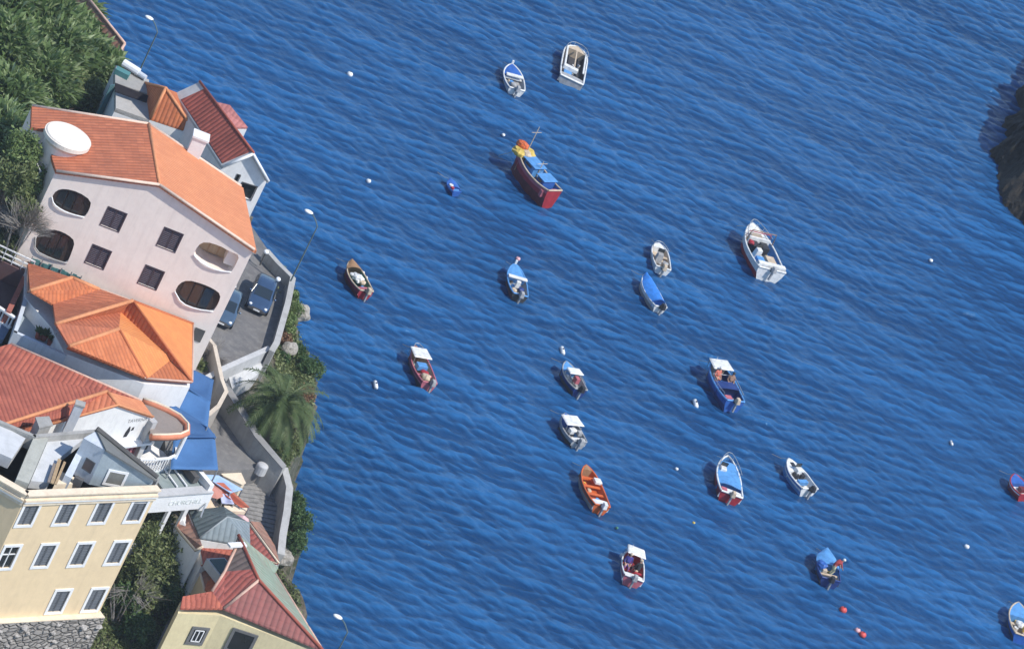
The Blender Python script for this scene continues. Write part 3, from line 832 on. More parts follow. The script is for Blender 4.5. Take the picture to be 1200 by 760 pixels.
# ---------------------------------------------------------------- red-roofed cafe house with the sign wall
def cafe_house():
    ez = 12.2
    R1, R2 = P(125,459,13.4), P(9,496,13.4)
    E1, E2 = P(166,470,ez), P(12,403,ez)
    ext = (R2-R1)*.5
    Lf, Rf, Ap = P(59,496,12.3), P(177,487,11.9), None
    F = Facade(P(50,497,12.4), P(177,487,12.0))
    base = 6.0
    root = thing('cafe_house', ground_at(Rf, base), 'white cafe house with a wide red roof and a dark bottle emblem', 'house')
    ap = on_plane(135,473, F.a, F.n); rt = on_plane(178,487, F.a, F.n); lf = on_plane(59,495, F.a, F.n)
    far_l = lf - F.e*6; far_l.z = lf.z
    # body behind the sign wall
    back = [E1, E2]
    mb = MB()
    mb.prism([F.at(-5, base), F.at(F.len, base), F.at(F.len, rt.z), F.at((ap-F.a).dot(F.e), ap.z), F.at((lf-F.a).dot(F.e), lf.z), F.at(-5, 11.3)],
             [F.at(-5, base, -.4), F.at(F.len, base, -.4), F.at(F.len, rt.z, -.4), F.at((ap-F.a).dot(F.e), ap.z-.1, -.4), F.at((lf-F.a).dot(F.e), lf.z-.1, -.4), F.at(-5, 11.3, -.4)])
    wall = mb.build('wall', WHITE, root)
    body(root, [ground_at(E1, 11.6)+Vector((-.3,-.4,0)), ground_at(E2, 11.6)+Vector((.2,-.4,0)), ground_at(E2+ext, 11.6), F.at(-4, 11.6, -1.0), F.at(F.len-.4, 11.6, -1.0)], base, WHITE, 'rear_wall', 0)
    up = Vector((0,0,.04)); n0 = on_plane(177,486, F.a, F.n)+F.n*.12
    def dn(x, y): return on_plane(x, y, F.a, F.n)+F.n*.12
    items = [([E1+up, R1+up, R2+ext+up, E2+ext+up, E2+up], T_BRICK),
             ([R1+up, dn(137,473)+up, dn(59,495)+up, dn(30,503)+up, R2+ext*.4+up], T_ORANGE2),
             ([R1+up, E1+up, dn(178,487)+up, dn(137,473)+up], tiles('orange_smooth_tiles', None, None, None))]
    mb = MB(); ms = []
    for p, m in items:
        if m not in ms: ms.append(m)
        mb.cur = ms.index(m)
        for k in range(1, len(p)-1): mb.slab([p[0], p[k], p[k+1]], .14)
    roof = mb.build('roof', ms, root, uv=True)
    caps(roof, [[R1+up, R2+ext+up], [R1+up, dn(137,473)+up]], CAPC, .11)
    caps(roof, [[E1+up, E2+up]], CAPP, .07)
    caps(roof, [[dn(59,495)+up, dn(137,473)+up, dn(178,487)+up]], CAPC, .07)
    # awning strip, striped curtain and pillar
    u0, z0 = F.px(76,514); u1, z1 = F.px(166,514)
    m = MB(); F.bar(m, u0, u1+.4, z1-.08, z1+.06, .002, .5); m.build('string_course', FRW, root)
    m = MB(); ms = [paint('maroon_cloth', (.22,.03,.05), (.16,.02,.035)), paint('rose_cloth', (.45,.18,.20), (.38,.14,.16))]
    k = 0; uu = u1-2.4
    while uu < u1-.1:
        m.cur = k % 2; F.bar(m, uu, uu+.16, z1-1.7, z1-.1, .02, .06+.05*(k % 2)); uu += .162; k += 1
    m.build('striped_curtain', ms, root)
    m = MB(); up1, _ = F.px(180,487); zt = F.px(180,490)[1]
    F.bar(m, up1-.28, up1+.18, base, zt, -.3, .32); m.build('corner_pillar', CONCL, root)
    m = MB(); p0 = F.at(up1-.30, base, .38); m.tube([p0, ground_at(p0, zt)], .05, 6); m.build('downpipe', METAL, root)
    # lettering and emblem painted on the sign wall
    def wtext(s, x, y, size, mat, nm='lettering'):
        cu = bpy.data.curves.new(nm, 'FONT'); cu.body = s; cu.size = size; cu.align_x = 'CENTER'; cu.align_y = 'CENTER'; cu.extrude = .006
        o = text_mesh(nm, cu); o.parent = root
        u, z = F.px(x, y); q = F.at(u, z, .01) - root.location
        o.matrix_basis = Matrix(((F.e.x, 0, F.n.x, q.x), (F.e.y, 0, F.n.y, q.y), (0, 1, 0, q.z), (0,0,0,1)))
        o.data.materials.clear(); o.data.materials.append(mat); return o
    ink = paint('grey_lettering', (.33,.33,.34), (.38,.38,.38), streak=0, bump=0)
    wtext('TAVERNA', 161, 492, .34, ink)
    m = MB(); u, z = F.px(149,506)
    for pts in ([(-.16,-.34),(.10,-.34),(.17,.05),(.05,.40),(-.02,.40),(-.14,.02)], [(.22,.08),(.40,.12),(.38,.34),(.26,.30)]):
        m.prism([F.at(u+a, z+b, .004) for a, b in pts], [F.at(u+a, z+b, .02) for a, b in pts])
    m.build('bottle_emblem', paint('charcoal_ink', (.03,.03,.035), (.03,.03,.03), streak=0), root)
    # rounded loggia canopy with orange rim
    cz = 11.3
    rim_px = [(167,470),(180,474),(196,481),(210,489),(219,499),(219,507),(210,511),(194,512),(177,512)]
    rim = PL([(x, y, cz) for x, y in rim_px])
    inner = rim + [P(176,500,cz)]
    m = MB(); m.slab([p+Vector((0,0,-.03)) for p in inner], .25); ca = m.build('loggia_canopy', paint('brown_grey_felt', (.27,.23,.205), (.22,.19,.17), sc1=1), root)
    m = MB(); m.tube([p+Vector((0,0,.02)) for p in rim], .2, 8); m.build('canopy_rim', paint('orange_rim', (.62,.23,.13), (.52,.18,.10), sc1=2), ca, smooth=True)
    m = MB(); m.tube([p+Vector((0,0,.2)) for p in rim], .07, 6); m.build('canopy_edge', CREAMT, ca, smooth=True)
    # loggia floor, balustrade, corner column, dark interior
    fz = cz-2.45
    fl = [ground_at(p, fz) for p in rim[3:]] 
    m = MB(); m.slab([ground_at(p, fz) for p in inner], .5); m.slab([ground_at(p, fz-.5) for p in inner], 3); m.build('loggia_base', WHITE, root)
    m = MB()
    for a, b in zip(rim[4:-1], rim[5:]):
        d = b-a; e = d.normalized(); c = (a+b)/2
        m.box(ground_at(c, fz+.85), (d.length+.04, .14, .10), (e, Vector((-e.y, e.x, 0)), Vector((0,0,1))))
    m.build('balustrade_rail', FRW, root)
    m = MB(); cnt = 0
    for a, b in zip(rim[4:-1], rim[5:]):
        L_ = (b-a).length; n = max(1, int(L_/.2))
        for k in range(n):
            c = ground_at(a.lerp(b, (k+.5)/n), fz); m.tube([c, c+Vector((0,0,.8))], .045, 5)
    m.build('baluster', FRW, root)
    for p in (rim[5], rim[2]):
        m = MB(); m.tube([ground_at(p, fz-.4), ground_at(p, cz-.2)], .13, 8); m.build('column', FRW, root)
    m = MB(); cc = P(182,494,cz); m.box(ground_at(cc, fz+1.15)+Vector((-.3,.3,0)), (1.6,.1,2.2), (F.e, F.n, Vector((0,0,1)))); m.build('doorway', PANE, root)
    return F, wtext
FC, _ = cafe_house()

# grey prop pillar rising through the light slope and old chimney
def roof_stack(poly, z1, z0, lab, mat, name='chimney'):
    c = sum((P(x,y,z1) for x,y in poly), Vector())/len(poly)
    r = thing(name, ground_at(c, z0), lab, 'chimney', 'stacks on the red roof')
    m = MB(); m.walls([P(x,y,z1) for x,y in poly], z0); m.build('stack', mat, r)
    m = MB(); m.slab([c+(P(x,y,z1)-c)*1.15+Vector((0,0,.12)) for x,y in poly], .1); m.build('cap', CONC, r)
roof_stack([(89,470),(99,473),(98,478),(88,475)], 14.0, 11.0, 'tall slim blue grey stack rising at the edge of the red roof', BLUEW)
roof_stack([(42,491),(56,490),(60,499),(46,502)], 13.9, 11.0, 'squat grey stack with a pale cap above the cream building', GREYP)

# ---------------------------------------------------------------- cream building
def cream_building():
    z = 14.0
    A, B, L = P(32,578,z), P(187,572,z), P(-70,520,z)
    Bb, C5, C6, C7 = P(184,562,z), P(112,506,z), P(40,512,z), P(-60,470,z)
    base = 5.0
    root = thing('cream_building', ground_at(B, base), 'tall cream building with white framed grey windows and a cluttered flat roof', 'building')
    mb = MB(); tops = [A, B, Bb+Vector((-.1,.1,0)), C5, C6, C7, L]
    mb.walls([ground_at(p, 13.2) for p in tops], base); wall = mb.build('wall', CREAM, root)
    F = Facade(A, B); G = Facade(L, A)
    cut = MB()
    for x, y, op in [(33,602,0),(76.5,600.5,0),(119,599,0),(160,597.5,0),(9,652.5,1),(52,650.5,0),(94.5,649,0),(137,647,0),(68.5,704,0),(110.5,702,0)]:
        u, zz = F.px(x, y)
        window(root, F, u, zz, .95, 1.5, FRW, SHUTG if not op else PANE, cut, fr=.16, proud=.05, rec=.1, louvre=not op, mull=bool(op))
    boolean_cut(wall, cut)
    # cornice: three stepped bands running round both faces
    c = MB()
    def ringband(o0, o1, z0, z1, col=None):
        for f, ua, ub in ((F, -o1*.0, F.len+.02), (G, 0, G.len)):
            f.bar(c, ua, ub, z0, z1, o0, o1)
    ringband(-.4, .10, 13.2, 13.50); ringband(-.4, .18, 13.50, 13.62)
    ringband(-.25, .04, 13.62, 13.92)
    cor = c.build('cornice', CREAMT, root)
    c = MB(); ringband(-.3, .2, 13.92, 14.0); c.build('coping', CREAMT, cor)
    c = MB(); ringband(.101, .17, 13.42, 13.5); c.build('moulding', FRW, cor)
    # far parapets
    m = MB()
    for a, b in ((Bb, C5), (C5, C6), (C6, C7)):
        d = b-a; e = d.normalized(); m.box(ground_at((a+b)/2, 13.65), (d.length+.15, .25, .9), (e, Vector((-e.y, e.x, 0)), Vector((0,0,1))))
    m.build('parapet', CONC, root)
    # roof deck pieces
    dz = 13.2
    m = MB(); m.slab([ground_at(A, dz)+Vector((0,.3,0)), ground_at(B, dz), ground_at(C5, dz), ground_at(C6, dz), ground_at(C7, dz), ground_at(L, dz)], .25)
    deck = m.build('roof_deck', CONCL, root)
    m = MB(); m.walls(PL([(19,561,14.0),(34,566,14.0),(57,513,14.0),(40,511,14.0)]), 13.2); m.build('thick_wall', paint('greenish_wall_top', (.42,.42,.37), (.33,.33,.29), sc1=2), deck)
    m = MB(); m.walls(PL([(36,563,13.7),(58,565,13.7),(70,536,13.7),(98,514,13.7),(57,514,13.7)]), 13.2); m.build('white_deck', paint('white_roof_paint', (.56,.57,.58), (.42,.43,.43), sc1=1.5, streak=0), deck)
    m = MB(); m.walls(PL([(-60,500,13.9),(0,497,13.9),(30,513,13.9),(14,537,13.9),(-2,530,13.9),(-60,505,13.9)]), 13.2); m.build('white_roof', paint('white_roof_paint', None), deck)
    m = MB(); m.walls(PL([(72,552,13.75),(90,560,13.75),(92,566,13.75),(64,567,13.75)]), 13.2); m.build('pale_deck', CREAMT, deck)
    # stair penthouse: bright wall, zinc wall, dark falling roof
    T1, T2, T3, T4 = P(98,513,15.5), P(123,527,15.6), P(181,561,14.35), P(112,505,15.7)
    ph = MB(); ph.walls([T1, T2, T4], 13.2); p1 = ph.build('penthouse', BLUEW, root)
    ph = MB(); ph.walls([T2+Vector((.005,0,-.05)), T3+Vector((0,0,-.05)), T4+Vector((.01,0,-.05))], 13.2); ph.build('penthouse_side', ZINC, root)
    f1 = Facade(T1, T2); f2 = Facade(T2, T3)
    ext = T1 + (T1-T2)*.05
    u, zz = f1.px(104,545); window(p1, f1, max(.35, min(f1.len-.35, u)), zz, .5, .65, FRD, paint('rusty_pane', (.14,.10,.09), (.1,.08,.07)), None, fr=.05, proud=.05)
    u, zz = f2.px(135,560); window(p1, f2, u, zz, .95, .8, FRW, paint('dusty_pane', (.20,.20,.18), (.14,.14,.13)), None, fr=.13, proud=.06)
    m = MB(); b_ = [(0,.0)]
    m.slab([T4+Vector((0,0,.12)), T3+Vector((.15,.0,.12)), T3+f2.n*.25+Vector((0,0,.10)), T2+f2.n*.12+Vector((0,0,.12))], .1)
    m.build('penthouse_roof', paint('grey_felt', (.16,.165,.16), (.12,.12,.12), sc1=1.5), root)
    m = MB(); m.tube([T4+Vector((0,0,.2)), T3+Vector((.1,0,.2))], .14, 6); m.build('ridge_cap', DARKT, root)
    # blue tarpaulin-grey lean part between
    m = MB(); m.walls(PL([(98,514,14.6),(104,517,14.6),(84,560,14.2),(76,556,14.2)]), 13.2); m.build('pipe_box', BLUEW, root)
    m = MB()
    m.box(P(91,564,13.9), (.5,.3,.5)); m.build('cistern', DARKT, deck)
    return F
FCR = cream_building()
def timber(a, b, r_, lab, mat):
    d = (b-a); t = thing('timber_plank', a, lab, 'plank', 'planks on the cream roof')
    m = MB(); m.box((a+b)/2, (d.length, r_, .06), (d.normalized(), d.cross(Vector((0,0,1))).normalized(), d.normalized().cross(d.cross(Vector((0,0,1))).normalized())))
    t2 = m.build('board', mat, t)
WOODL = paint('raw_timber', (.42,.30,.17), (.3,.2,.12), sc1=4); WOODG = paint('grey_timber', (.24,.20,.17), (.18,.15,.13), sc1=4)
timber(P(61,566,14.0), P(70,538,13.9), .2, 'pale plank leaning on the cluttered roof, nearest the white roof patch', WOODL)
timber(P(65,567,14.05), P(76,541,13.95), .14, 'pale plank on the cluttered roof, nearest the blue white wall', WOODL)
timber(P(57,565,13.95), P(64,543,13.9), .16, 'grey weathered plank on the cluttered roof', WOODG)

# stone retaining wall under the cream building
r_ = thing('retaining_wall', ground_at(FCR.at(4, 1), 1), 'rubble stone retaining wall carrying the cream building', 'wall')
mb = MB(); FCR.bar(mb, -8, FCR.len+.25, -.5, 5.03, -.5, .35)
e_ = Facade(FCR.at(FCR.len, 0), FCR.at(FCR.len, 0)+Vector((-3,3,0)))
mb.build('masonry', ROCKW, r_)
mb = MB(); rk = random.Random(6)
for k in range(90):
    u = rk.uniform(-7, FCR.len+.4); z = rk.uniform(1.2, 4.8); s_ = rk.uniform(.10,.24); c_ = FCR.at(u, z, .36)
    mb.ball(c_, s_, 7, 5, (1.2,1,.7), .25, k)
mb.build('loose_stones', ground_mat('masonry_stone', (.40,.37,.34), (.26,.24,.22), (.50,.47,.44), 2.0, .05), r_)['kind'] = 'stuff'
mb = MB(); FCR.bar(mb, -8, FCR.len+.2, 5.03, 5.09, -.2, .37); mb.build('ledge', CREAMT, r_)
# ================================================================ STREETS, WALLS, AWNINGS
ASPH = ground_mat('asphalt', (.15,.145,.145), (.12,.118,.12), (.18,.175,.17), .5, .01)
ASPH2 = ground_mat('worn_street', (.17,.165,.16), (.13,.125,.125), (.20,.19,.18), .6, .01)
STEPM = ground_mat('cobbled_steps', (.24,.235,.23), (.17,.165,.16), (.29,.28,.27), .9, .03)
def deck(name, pts, z, base, mat):
    m = MB(); m.walls(PL([(x, y, z) for x, y in pts]), base); return tag(m.build(name, mat, None), kind='structure')
deck('parking_road', [(285,250),(312,290),(324,304),(341,328),(334,360),(322,404),(307,412),(262,433),(236,446),(205,440),(180,400),(150,340)], 9.0, 4.0, ASPH)
deck('lower_street', [(222,430),(252,452),(262,457),(300,514),(323,540),(312,546),(300,549),(255,551),(196,552),(190,470)], 7.2, 3.5, ASPH2)
def street_steps():
    a0, a1, b0, b1 = P(262,552,6.2), P(331,556,6.2), P(288,628,4.9), P(331,645,4.9)
    n = 16; m = MB()
    for k in range(n):
        z = 6.2-1.3*k/n
        p, q, r, s = [u.lerp(v, t) for u, v, t in ((a0,b0,k/n),(a1,b1,k/n),(a1,b1,(k+1)/n),(a0,b0,(k+1)/n))]
        m.walls([ground_at(x, z) for x in (p,q,r,s)], 3.0)
    tag(m.build('stepped_street', STEPM, None), kind='structure')
street_steps()
deck('garden_path', [(168,790),(190,742),(206,706),(226,686),(240,696),(222,712),(206,745),(212,790)], 1.9, -.5, STEPM)
def parapet(label, pts, thick, h, base, mat, capm=None, name='parapet_wall', side=1, cat='wall', group=None):
    """free-standing wall whose top centre line runs through surveyed points"""
    T = [P(*p) for p in pts]; root = thing(name, ground_at(T[0], base), label, cat, group)
    m = MB(); c = MB(); n = len(T); L_ = []; R_ = []
    for i, p in enumerate(T):
        d = (T[min(i+1,n-1)]-T[max(i-1,0)]); d.z = 0; d.normalize(); o = Vector((-d.y, d.x, 0))*thick/2; L_.append(p+o); R_.append(p-o)
    for i in range(n-1):
        m.prism([ground_at(L_[i], base), ground_at(R_[i], base), ground_at(R_[i+1], base), ground_at(L_[i+1], base)], [L_[i], R_[i], R_[i+1], L_[i+1]])
    m.build('wall', mat, root)
    if capm:
        for i in range(n-1):
            u = Vector((0,0,.07)); e = [(q-w)*.12 for q, w in ((L_[i],R_[i]),(L_[i+1],R_[i+1]))]
            lo = [L_[i]+e[0], R_[i]-e[0], R_[i+1]-e[1], L_[i+1]+e[1]]
            c.prism([q+Vector((0,0,.005)) for q in lo], [q+u for q in lo])
        c.build('coping', capm, root)
    return root
parapet('pale concrete parapet along the sea side of the parking road', [(312,293,9.7),(325,308,9.7),(343,326,9.7),(337,356,9.7),(324,402,9.7),(318,412,9.6)], .30, .7, 5.0, CONC, paint('weathered_coping', (.40,.395,.38), (.28,.275,.26), sc1=2, streak=.3))
parapet('low grey parapet at the near end of the parking road', [(316,408,9.35),(262,432,9.35),(240,444,9.35)], .28, .5, 5.0, CONCL, CONCL)
def wedge():
    r = thing('concrete_buttress', P(285,445,6), 'pale concrete buttress slab between the parking road and the lower seawall', 'buttress')
    m = MB(); m.walls(PL([(266,434,8.7),(310,414,8.7),(318,415,8.7),(300,441,8.2),(272,455,8.2)]), 4.5); m.build('slab', CONCL, r)
wedge()
parapet('dark concrete seawall bordering the lower street above the palm', [(258,444,8.8),(268,458,8.6),(285,485,8.5),(302,512,8.4),(320,533,8.2),(333,548,7.9)], .42, 1.1, 3.5, CONC, paint('seawall_coping', (.25,.245,.24), (.19,.185,.18)))
parapet('pale seawall bordering the stepped street', [(333,548,7.5),(339,572,7.1),(336,600,6.7),(331,628,6.3),(329,650,5.9)], .36, 1.1, 2.5, CONC, paint('weathered_coping'))
parapet('cream stair wall zigzagging down beside the blue awnings', [(240,392,10.1),(251,405,10.0),(257,432,9.9),(260,446,9.7),(265,459,9.4),(256,476,9.0),(243,487,8.8)], .2, 1.1, 6.5, paint('cream_wall', (.40,.36,.32), (.32,.29,.26)), paint('stair_coping', (.58,.50,.41), (.44,.38,.31), sc1=3))
def bollard(px, z, lab):
    c = P(px[0], px[1], z); r = thing('stone_bollard', ground_at(c, z-.55), lab, 'bollard'); m = MB()
    m.tube([ground_at(c, z-.55), ground_at(c, z)], .36, 14); m.build('drum', CONCL, r); m = MB(); m.ball(ground_at(c, z), .35, 14, 8, (1,1,.4)); m.build('dome', CONCL, r, smooth=True)
bollard((308,545), 7.5, 'round pale stone bollard at the end of the lower street')

def awning(lab, corners, mat, sag=.18, nu=12, nv=8, posts=True, cat='awning', group=None, base=7.2, name='awning', waves=0):
    c = PL(corners); root = thing(name, ground_at(c[0], base), lab, cat, group); m = MB()
    for j in range(nv+1):
        for i in range(nu+1):
            u, v = i/nu, j/nv
            p = c[0].lerp(c[1], u).lerp(c[3].lerp(c[2], u), v)
            m.v.append(p + Vector((0,0,-sag*math.sin(math.pi*u)*math.sin(math.pi*v)*2 + waves*math.sin(u*9)*.5)))
    for j in range(nv):
        for i in range(nu):
            a = j*(nu+1)+i; m.f.append([a, a+1, a+nu+2, a+nu+1]); m.mi.append(0)
    o = m.build('cloth', mat, root, smooth=True, flip=False)
    md = o.modifiers.new('thick', 'SOLIDIFY'); md.thickness = .03
    m = MB()
    for k in range(4): m.tube([c[k], c[(k+1) % 4]], .03, 5)
    m.build('hem_tube', mat, root)
    if posts:
        for k in range(4):
            m = MB(); m.tube([ground_at(c[k], base), c[k]], .05, 6); m.build('post', METAL, root)
    return root
BLUEC = paint('blue_awning_cloth', (.06,.155,.34), (.05,.13,.29), sc1=1.2, streak=.15, bump=.01, rough=.8)
BLUEC2 = paint('deep_blue_awning_cloth', (.045,.115,.26), (.04,.10,.23), sc1=1.2, streak=.15, bump=.01, rough=.8)
G_ = 'blue awnings over the lower street'
awning('topmost of the blue awnings, beside the corner of the orange hipped roof', [(202,443,11.4),(228,434,11.5),(250,445,11.0),(246,472,10.7)], BLUEC2, group=G_)
awning('second blue awning, between the topmost one and the cafe canopy', [(200,444,11.2),(246,470,10.8),(243,500,10.4),(198,472,10.6)], BLUEC, group=G_)
awning('third blue awning, sloping past the rounded cafe canopy', [(198,471,10.8),(243,499,10.4),(253,512,10.0),(205,512,9.9)], BLUEC2, group=G_)
awning('lowest and largest blue awning above the grey lower street', [(205,505,9.9),(251,508,9.9),(255,550,9.4),(200,549,9.4)], BLUEC, group=G_)
awning('small pale blue awning below the large blue ones', [(238,556,7.8),(256,557,7.8),(284,573,7.4),(270,577,7.3)], paint('pale_blue_cloth', (.33,.46,.66), (.28,.40,.60), streak=.2), base=6.0)
awning('red striped awning slanting above the cafe tables', [(247,565,7.4),(262,566,7.5),(292,594,7.0),(282,594,6.8)], paint('red_awning_cloth', (.50,.12,.07), (.42,.18,.12), sc1=5), base=5.6)
awning('small lilac parasol cloth above the cafe tables', [(258,578,7.1),(268,579,7.1),(274,590,6.9),(260,589,6.9)], paint('lilac_cloth', (.42,.45,.60), (.36,.4,.55)), base=5.4)
def counter(poly, z, h, lab, mat, name='counter'):
    t = PL([(x, y, z) for x, y in poly]); r = thing(name, ground_at(t[0], z-h), lab, name.split('_')[-1]); m = MB(); m.walls(t, z-h); m.build('body', mat, r)
    c = sum(t, Vector())/len(t); m = MB(); m.slab([c+(q-c)*1.06+Vector((0,0,.06)) for q in t], .05); m.build('top', CREAMT, r)
counter([(263,593),(288,594),(289,600),(264,599)], 6.6, 1.2, 'cream counter between the red awning and the grey hipped roof', CREAMT)
counter([(255,552),(281,553),(287,566),(283,568),(262,558)], 6.9, 1.2, 'cream topped planter wall below the grey street', CREAMT, 'planter_wall')
counter([(228,570),(240,571),(256,592),(244,598),(230,585)], 6.4, 1.6, 'brownish kiosk between the white restaurant and the red awning', paint('kiosk_render', (.40,.30,.25), (.3,.22,.19)), 'kiosk')
def parasol(px, z, lab, mat, rad=.75, base=5.0):
    c = P(px[0], px[1], z); r = thing('parasol', ground_at(c, base), lab, 'parasol', 'parasols at the cafe'); m = MB(); n = 8
    ring = [c+Vector((math.cos(k*math.pi/4)*rad, math.sin(k*math.pi/4)*rad, -.28)) for k in range(n)]
    m.add([c]+ring, [(0, 1+k, 1+(k+1) % n) for k in range(n)]); m.build('canopy', mat, r, flip=False); m = MB(); m.tube([ground_at(c, base), c], .03, 5); m.build('pole', METAL, r)
parasol((250,570), 7.6, 'faded red parasol beside the white restaurant', paint('faded_red_cloth', (.50,.22,.17), (.42,.18,.14)))
parasol((286,603), 6.8, 'small pink and white parasol beside the grey hipped roof', paint('pink_cloth', (.70,.45,.45), (.6,.4,.4)), .45, 4.9)

# ---------------------------------------------------------------- white restaurant with the sign fascia
def restaurant():
    a, b = P(177,590,8.0), P(243,588,7.8)
    F = Facade(a, b); base = 3.2
    root = thing('white_restaurant', ground_at(b, base), 'white pillared restaurant with a lettered fascia tucked behind the cream building', 'restaurant')
    zt = F.px(236,576)[1]; zb = F.px(236,594)[1]
    m = MB(); F.bar(m, -.3, F.len, zb, zt, -.35, .12); fa = m.build('fascia', FRW, root)
    m = MB(); F.bar(m, -.3, F.len-.1, zt, zt+.09, -.42, .2); m.build('fascia_cap', CONCL, fa)
    cu = bpy.data.curves.new('lettering', 'FONT'); cu.body = 'CHURCHILL'; cu.size = .46; cu.align_x = 'CENTER'; cu.align_y = 'CENTER'; cu.extrude = .01
    o = text_mesh('lettering', cu); o.parent = root
    q = F.at(F.px(216,586)[0], (zt+zb)/2, .13)-root.location
    o.matrix_basis = Matrix(((F.e.x, 0, F.n.x, q.x), (F.e.y, 0, F.n.y, q.y), (0, 1, 0, q.z), (0,0,0,1)))
    o.data.materials.clear(); o.data.materials.append(paint('pale_green_lettering', (.60,.64,.62), (.54,.58,.56), streak=0))
    for x, w_ in ((197,.22),(216,.26),(233,.34)):
        u = F.px(x, 600)[0]; m = MB(); F.bar(m, u-w_/2, u+w_/2, base, zb, -.1, .1); m.build('pillar', FRW, root)
    u2 = F.px(240,580)[0]; m = MB(); F.bar(m, u2-.02, u2+.3, zb-1.2, zt+.5, -2.6, .05); m.build('end_wall', WHITE, root)
    m = MB(); F.bar(m, -.2, F.len-.4, base, zb, -2.3, -2.2); m.build('rear_glazing', PANE, root)
    m = MB(); F.bar(m, -.3, F.len-.2, base, F.px(205,632)[1], -2.2, .06); m.build('terrace', WHITE, root)
    # grey terrace roof behind the fascia
    m = MB(); m.slab([F.at(.9, zt+.02, -.45), F.at(F.len-.3, zt+.02, -.45), F.at(F.len-.3, zt+.15, -2.6), F.at(.9, zt+.15, -2.6)], .12); rf = m.build('roof', paint('green_grey_glass_roof', (.26,.30,.29), (.2,.24,.23), rough=.35), root)
    m = MB()
    for k in (.32, .55, .95): m.tube([F.at(.9+(F.len-1.2)*k, zt+.12, -.45), F.at(.9+(F.len-1.2)*k, zt+.25, -2.6)], .06, 5)
    m.build('glazing_bar', FRW, rf)
    m = MB(); F.bar(m, F.len*.72, F.len*.80, zt+.16, zt+.6, -2.2, -.6); m.build('dark_hatch', DARKT, rf)
restaurant()

# ---------------------------------------------------------------- grey hipped house, little roofs around it
def grey_hip():
    e = 7.0
    Q = P(266,606,8.2); a, b, c, d, f = P(221,598,e), P(262,594,e), P(292,613,e), P(293,640,e), P(234,630,e)
    root = thing('grey_roofed_house', ground_at(d, 3), 'house with a two tone grey sheet hipped roof above the red roofs', 'house')
    body(root, [a, b, c, d, f], 2.6, WHITE)
    u = Vector((0,0,.05)); roof = roof_multi(root, [([a+u, b+u, Q+u], T_SLATE), ([f+u, a+u, Q+u], T_SLATE), ([b+u, c+u, Q+u], T_SLATE), ([f+u, Q+u, d+u], T_GREY), ([Q+u, c+u, d+u], T_GREY)], .1)
    caps(roof, [[Q+u, f+u], [Q+u, c+u]], paint('grey_cap', (.30,.33,.34), (.25,.27,.28)), .05)
    m = MB(); m.tube([P(245,578,8.0), P(235,606,7.6)], .05, 5); m.build('roof_cable', METAL, roof)
grey_hip()
def small_roofed(lab, poly, base, mat, wallm, capm=None, capl=None, name='annex', cat='annex', group=None, t=.12, posts=None):
    p = PL(poly); root = thing(name, ground_at(p[0], base), lab, cat, group)
    body(root, p, base, wallm); u = Vector((0,0,.05)); roof = MB()
    for k in range(1, len(p)-1): roof.slab([p[0]+u, p[k]+u, p[k+1]+u], t)
    r = roof.build('roof', mat, root, uv=True)
    if capm: caps(r, [[p[i]+u for i in capl]], capm, .08)
    return root, r
small_roofed('narrow annex with a brownish pink sloping roof and cream edge beside the restaurant', [(206,618,6.3),(214,602,6.9),(223,598,6.9),(237,641,6.9),(229,645,6.4)], 2.5, T_OLD, WHITE, CREAMT, [0,4,3])
small_roofed('annex with a red tiled roof on the sea side of the grey roof', [(292,614,6.9),(326,660,6.5),(300,656,6.1),(293,640,6.3)], 2.5, T_PINK, WHITE, CREAMT, [0,1,2])
small_roofed('shed with a pale brown roof dropping to the sea beyond the red annex', [(293,611,6.8),(305,612,6.2),(322,640,5.9),(327,658,6.4)], 2.5, T_OLD, CONC)
small_roofed('white annex with a bright red roof under the grey hipped roof', [(233,645,6.2),(240,634,6.6),(281,645,6.6),(270,656,6.3),(236,662,5.9)], 2.4, T_BRICK, WHITE, CREAMT, [4,0,1])
small_roofed('orange roofed annex with a skylight touching the red patched roof', [(247,668,5.6),(272,652,6.0),(268,690,5.9),(250,700,5.4),(240,690,5.2)], 2.0, T_ORANGE2, YELLOW)
small_roofed('narrow lean-to with a cream edged brown roof beside the bushes', [(229,652,5.5),(237,650,5.7),(250,690,5.4),(240,694,5.0)], 1.8, T_OLD, CREAM, CREAMT, [0,3])
def skylight(px, z, lab):
    c = P(px[0], px[1], z); r = thing('roof_lantern', c, lab, 'skylight'); ax = (FCR.e, FCR.n, Vector((0,0,1)))
    m = MB(); m.box(c, (1.3,1.5,.6), ax); m.build('frame', CONCL, r); m = MB(); m.box(c+Vector((0,0,.33)), (1.05,1.2,.06), ax); m.build('pane', paint('green_glass', (.04,.08,.075), (.03,.06,.06), rough=.15), r)
skylight((258,668), 6.3, 'grey framed roof skylight with dark green glass among the red annexes')

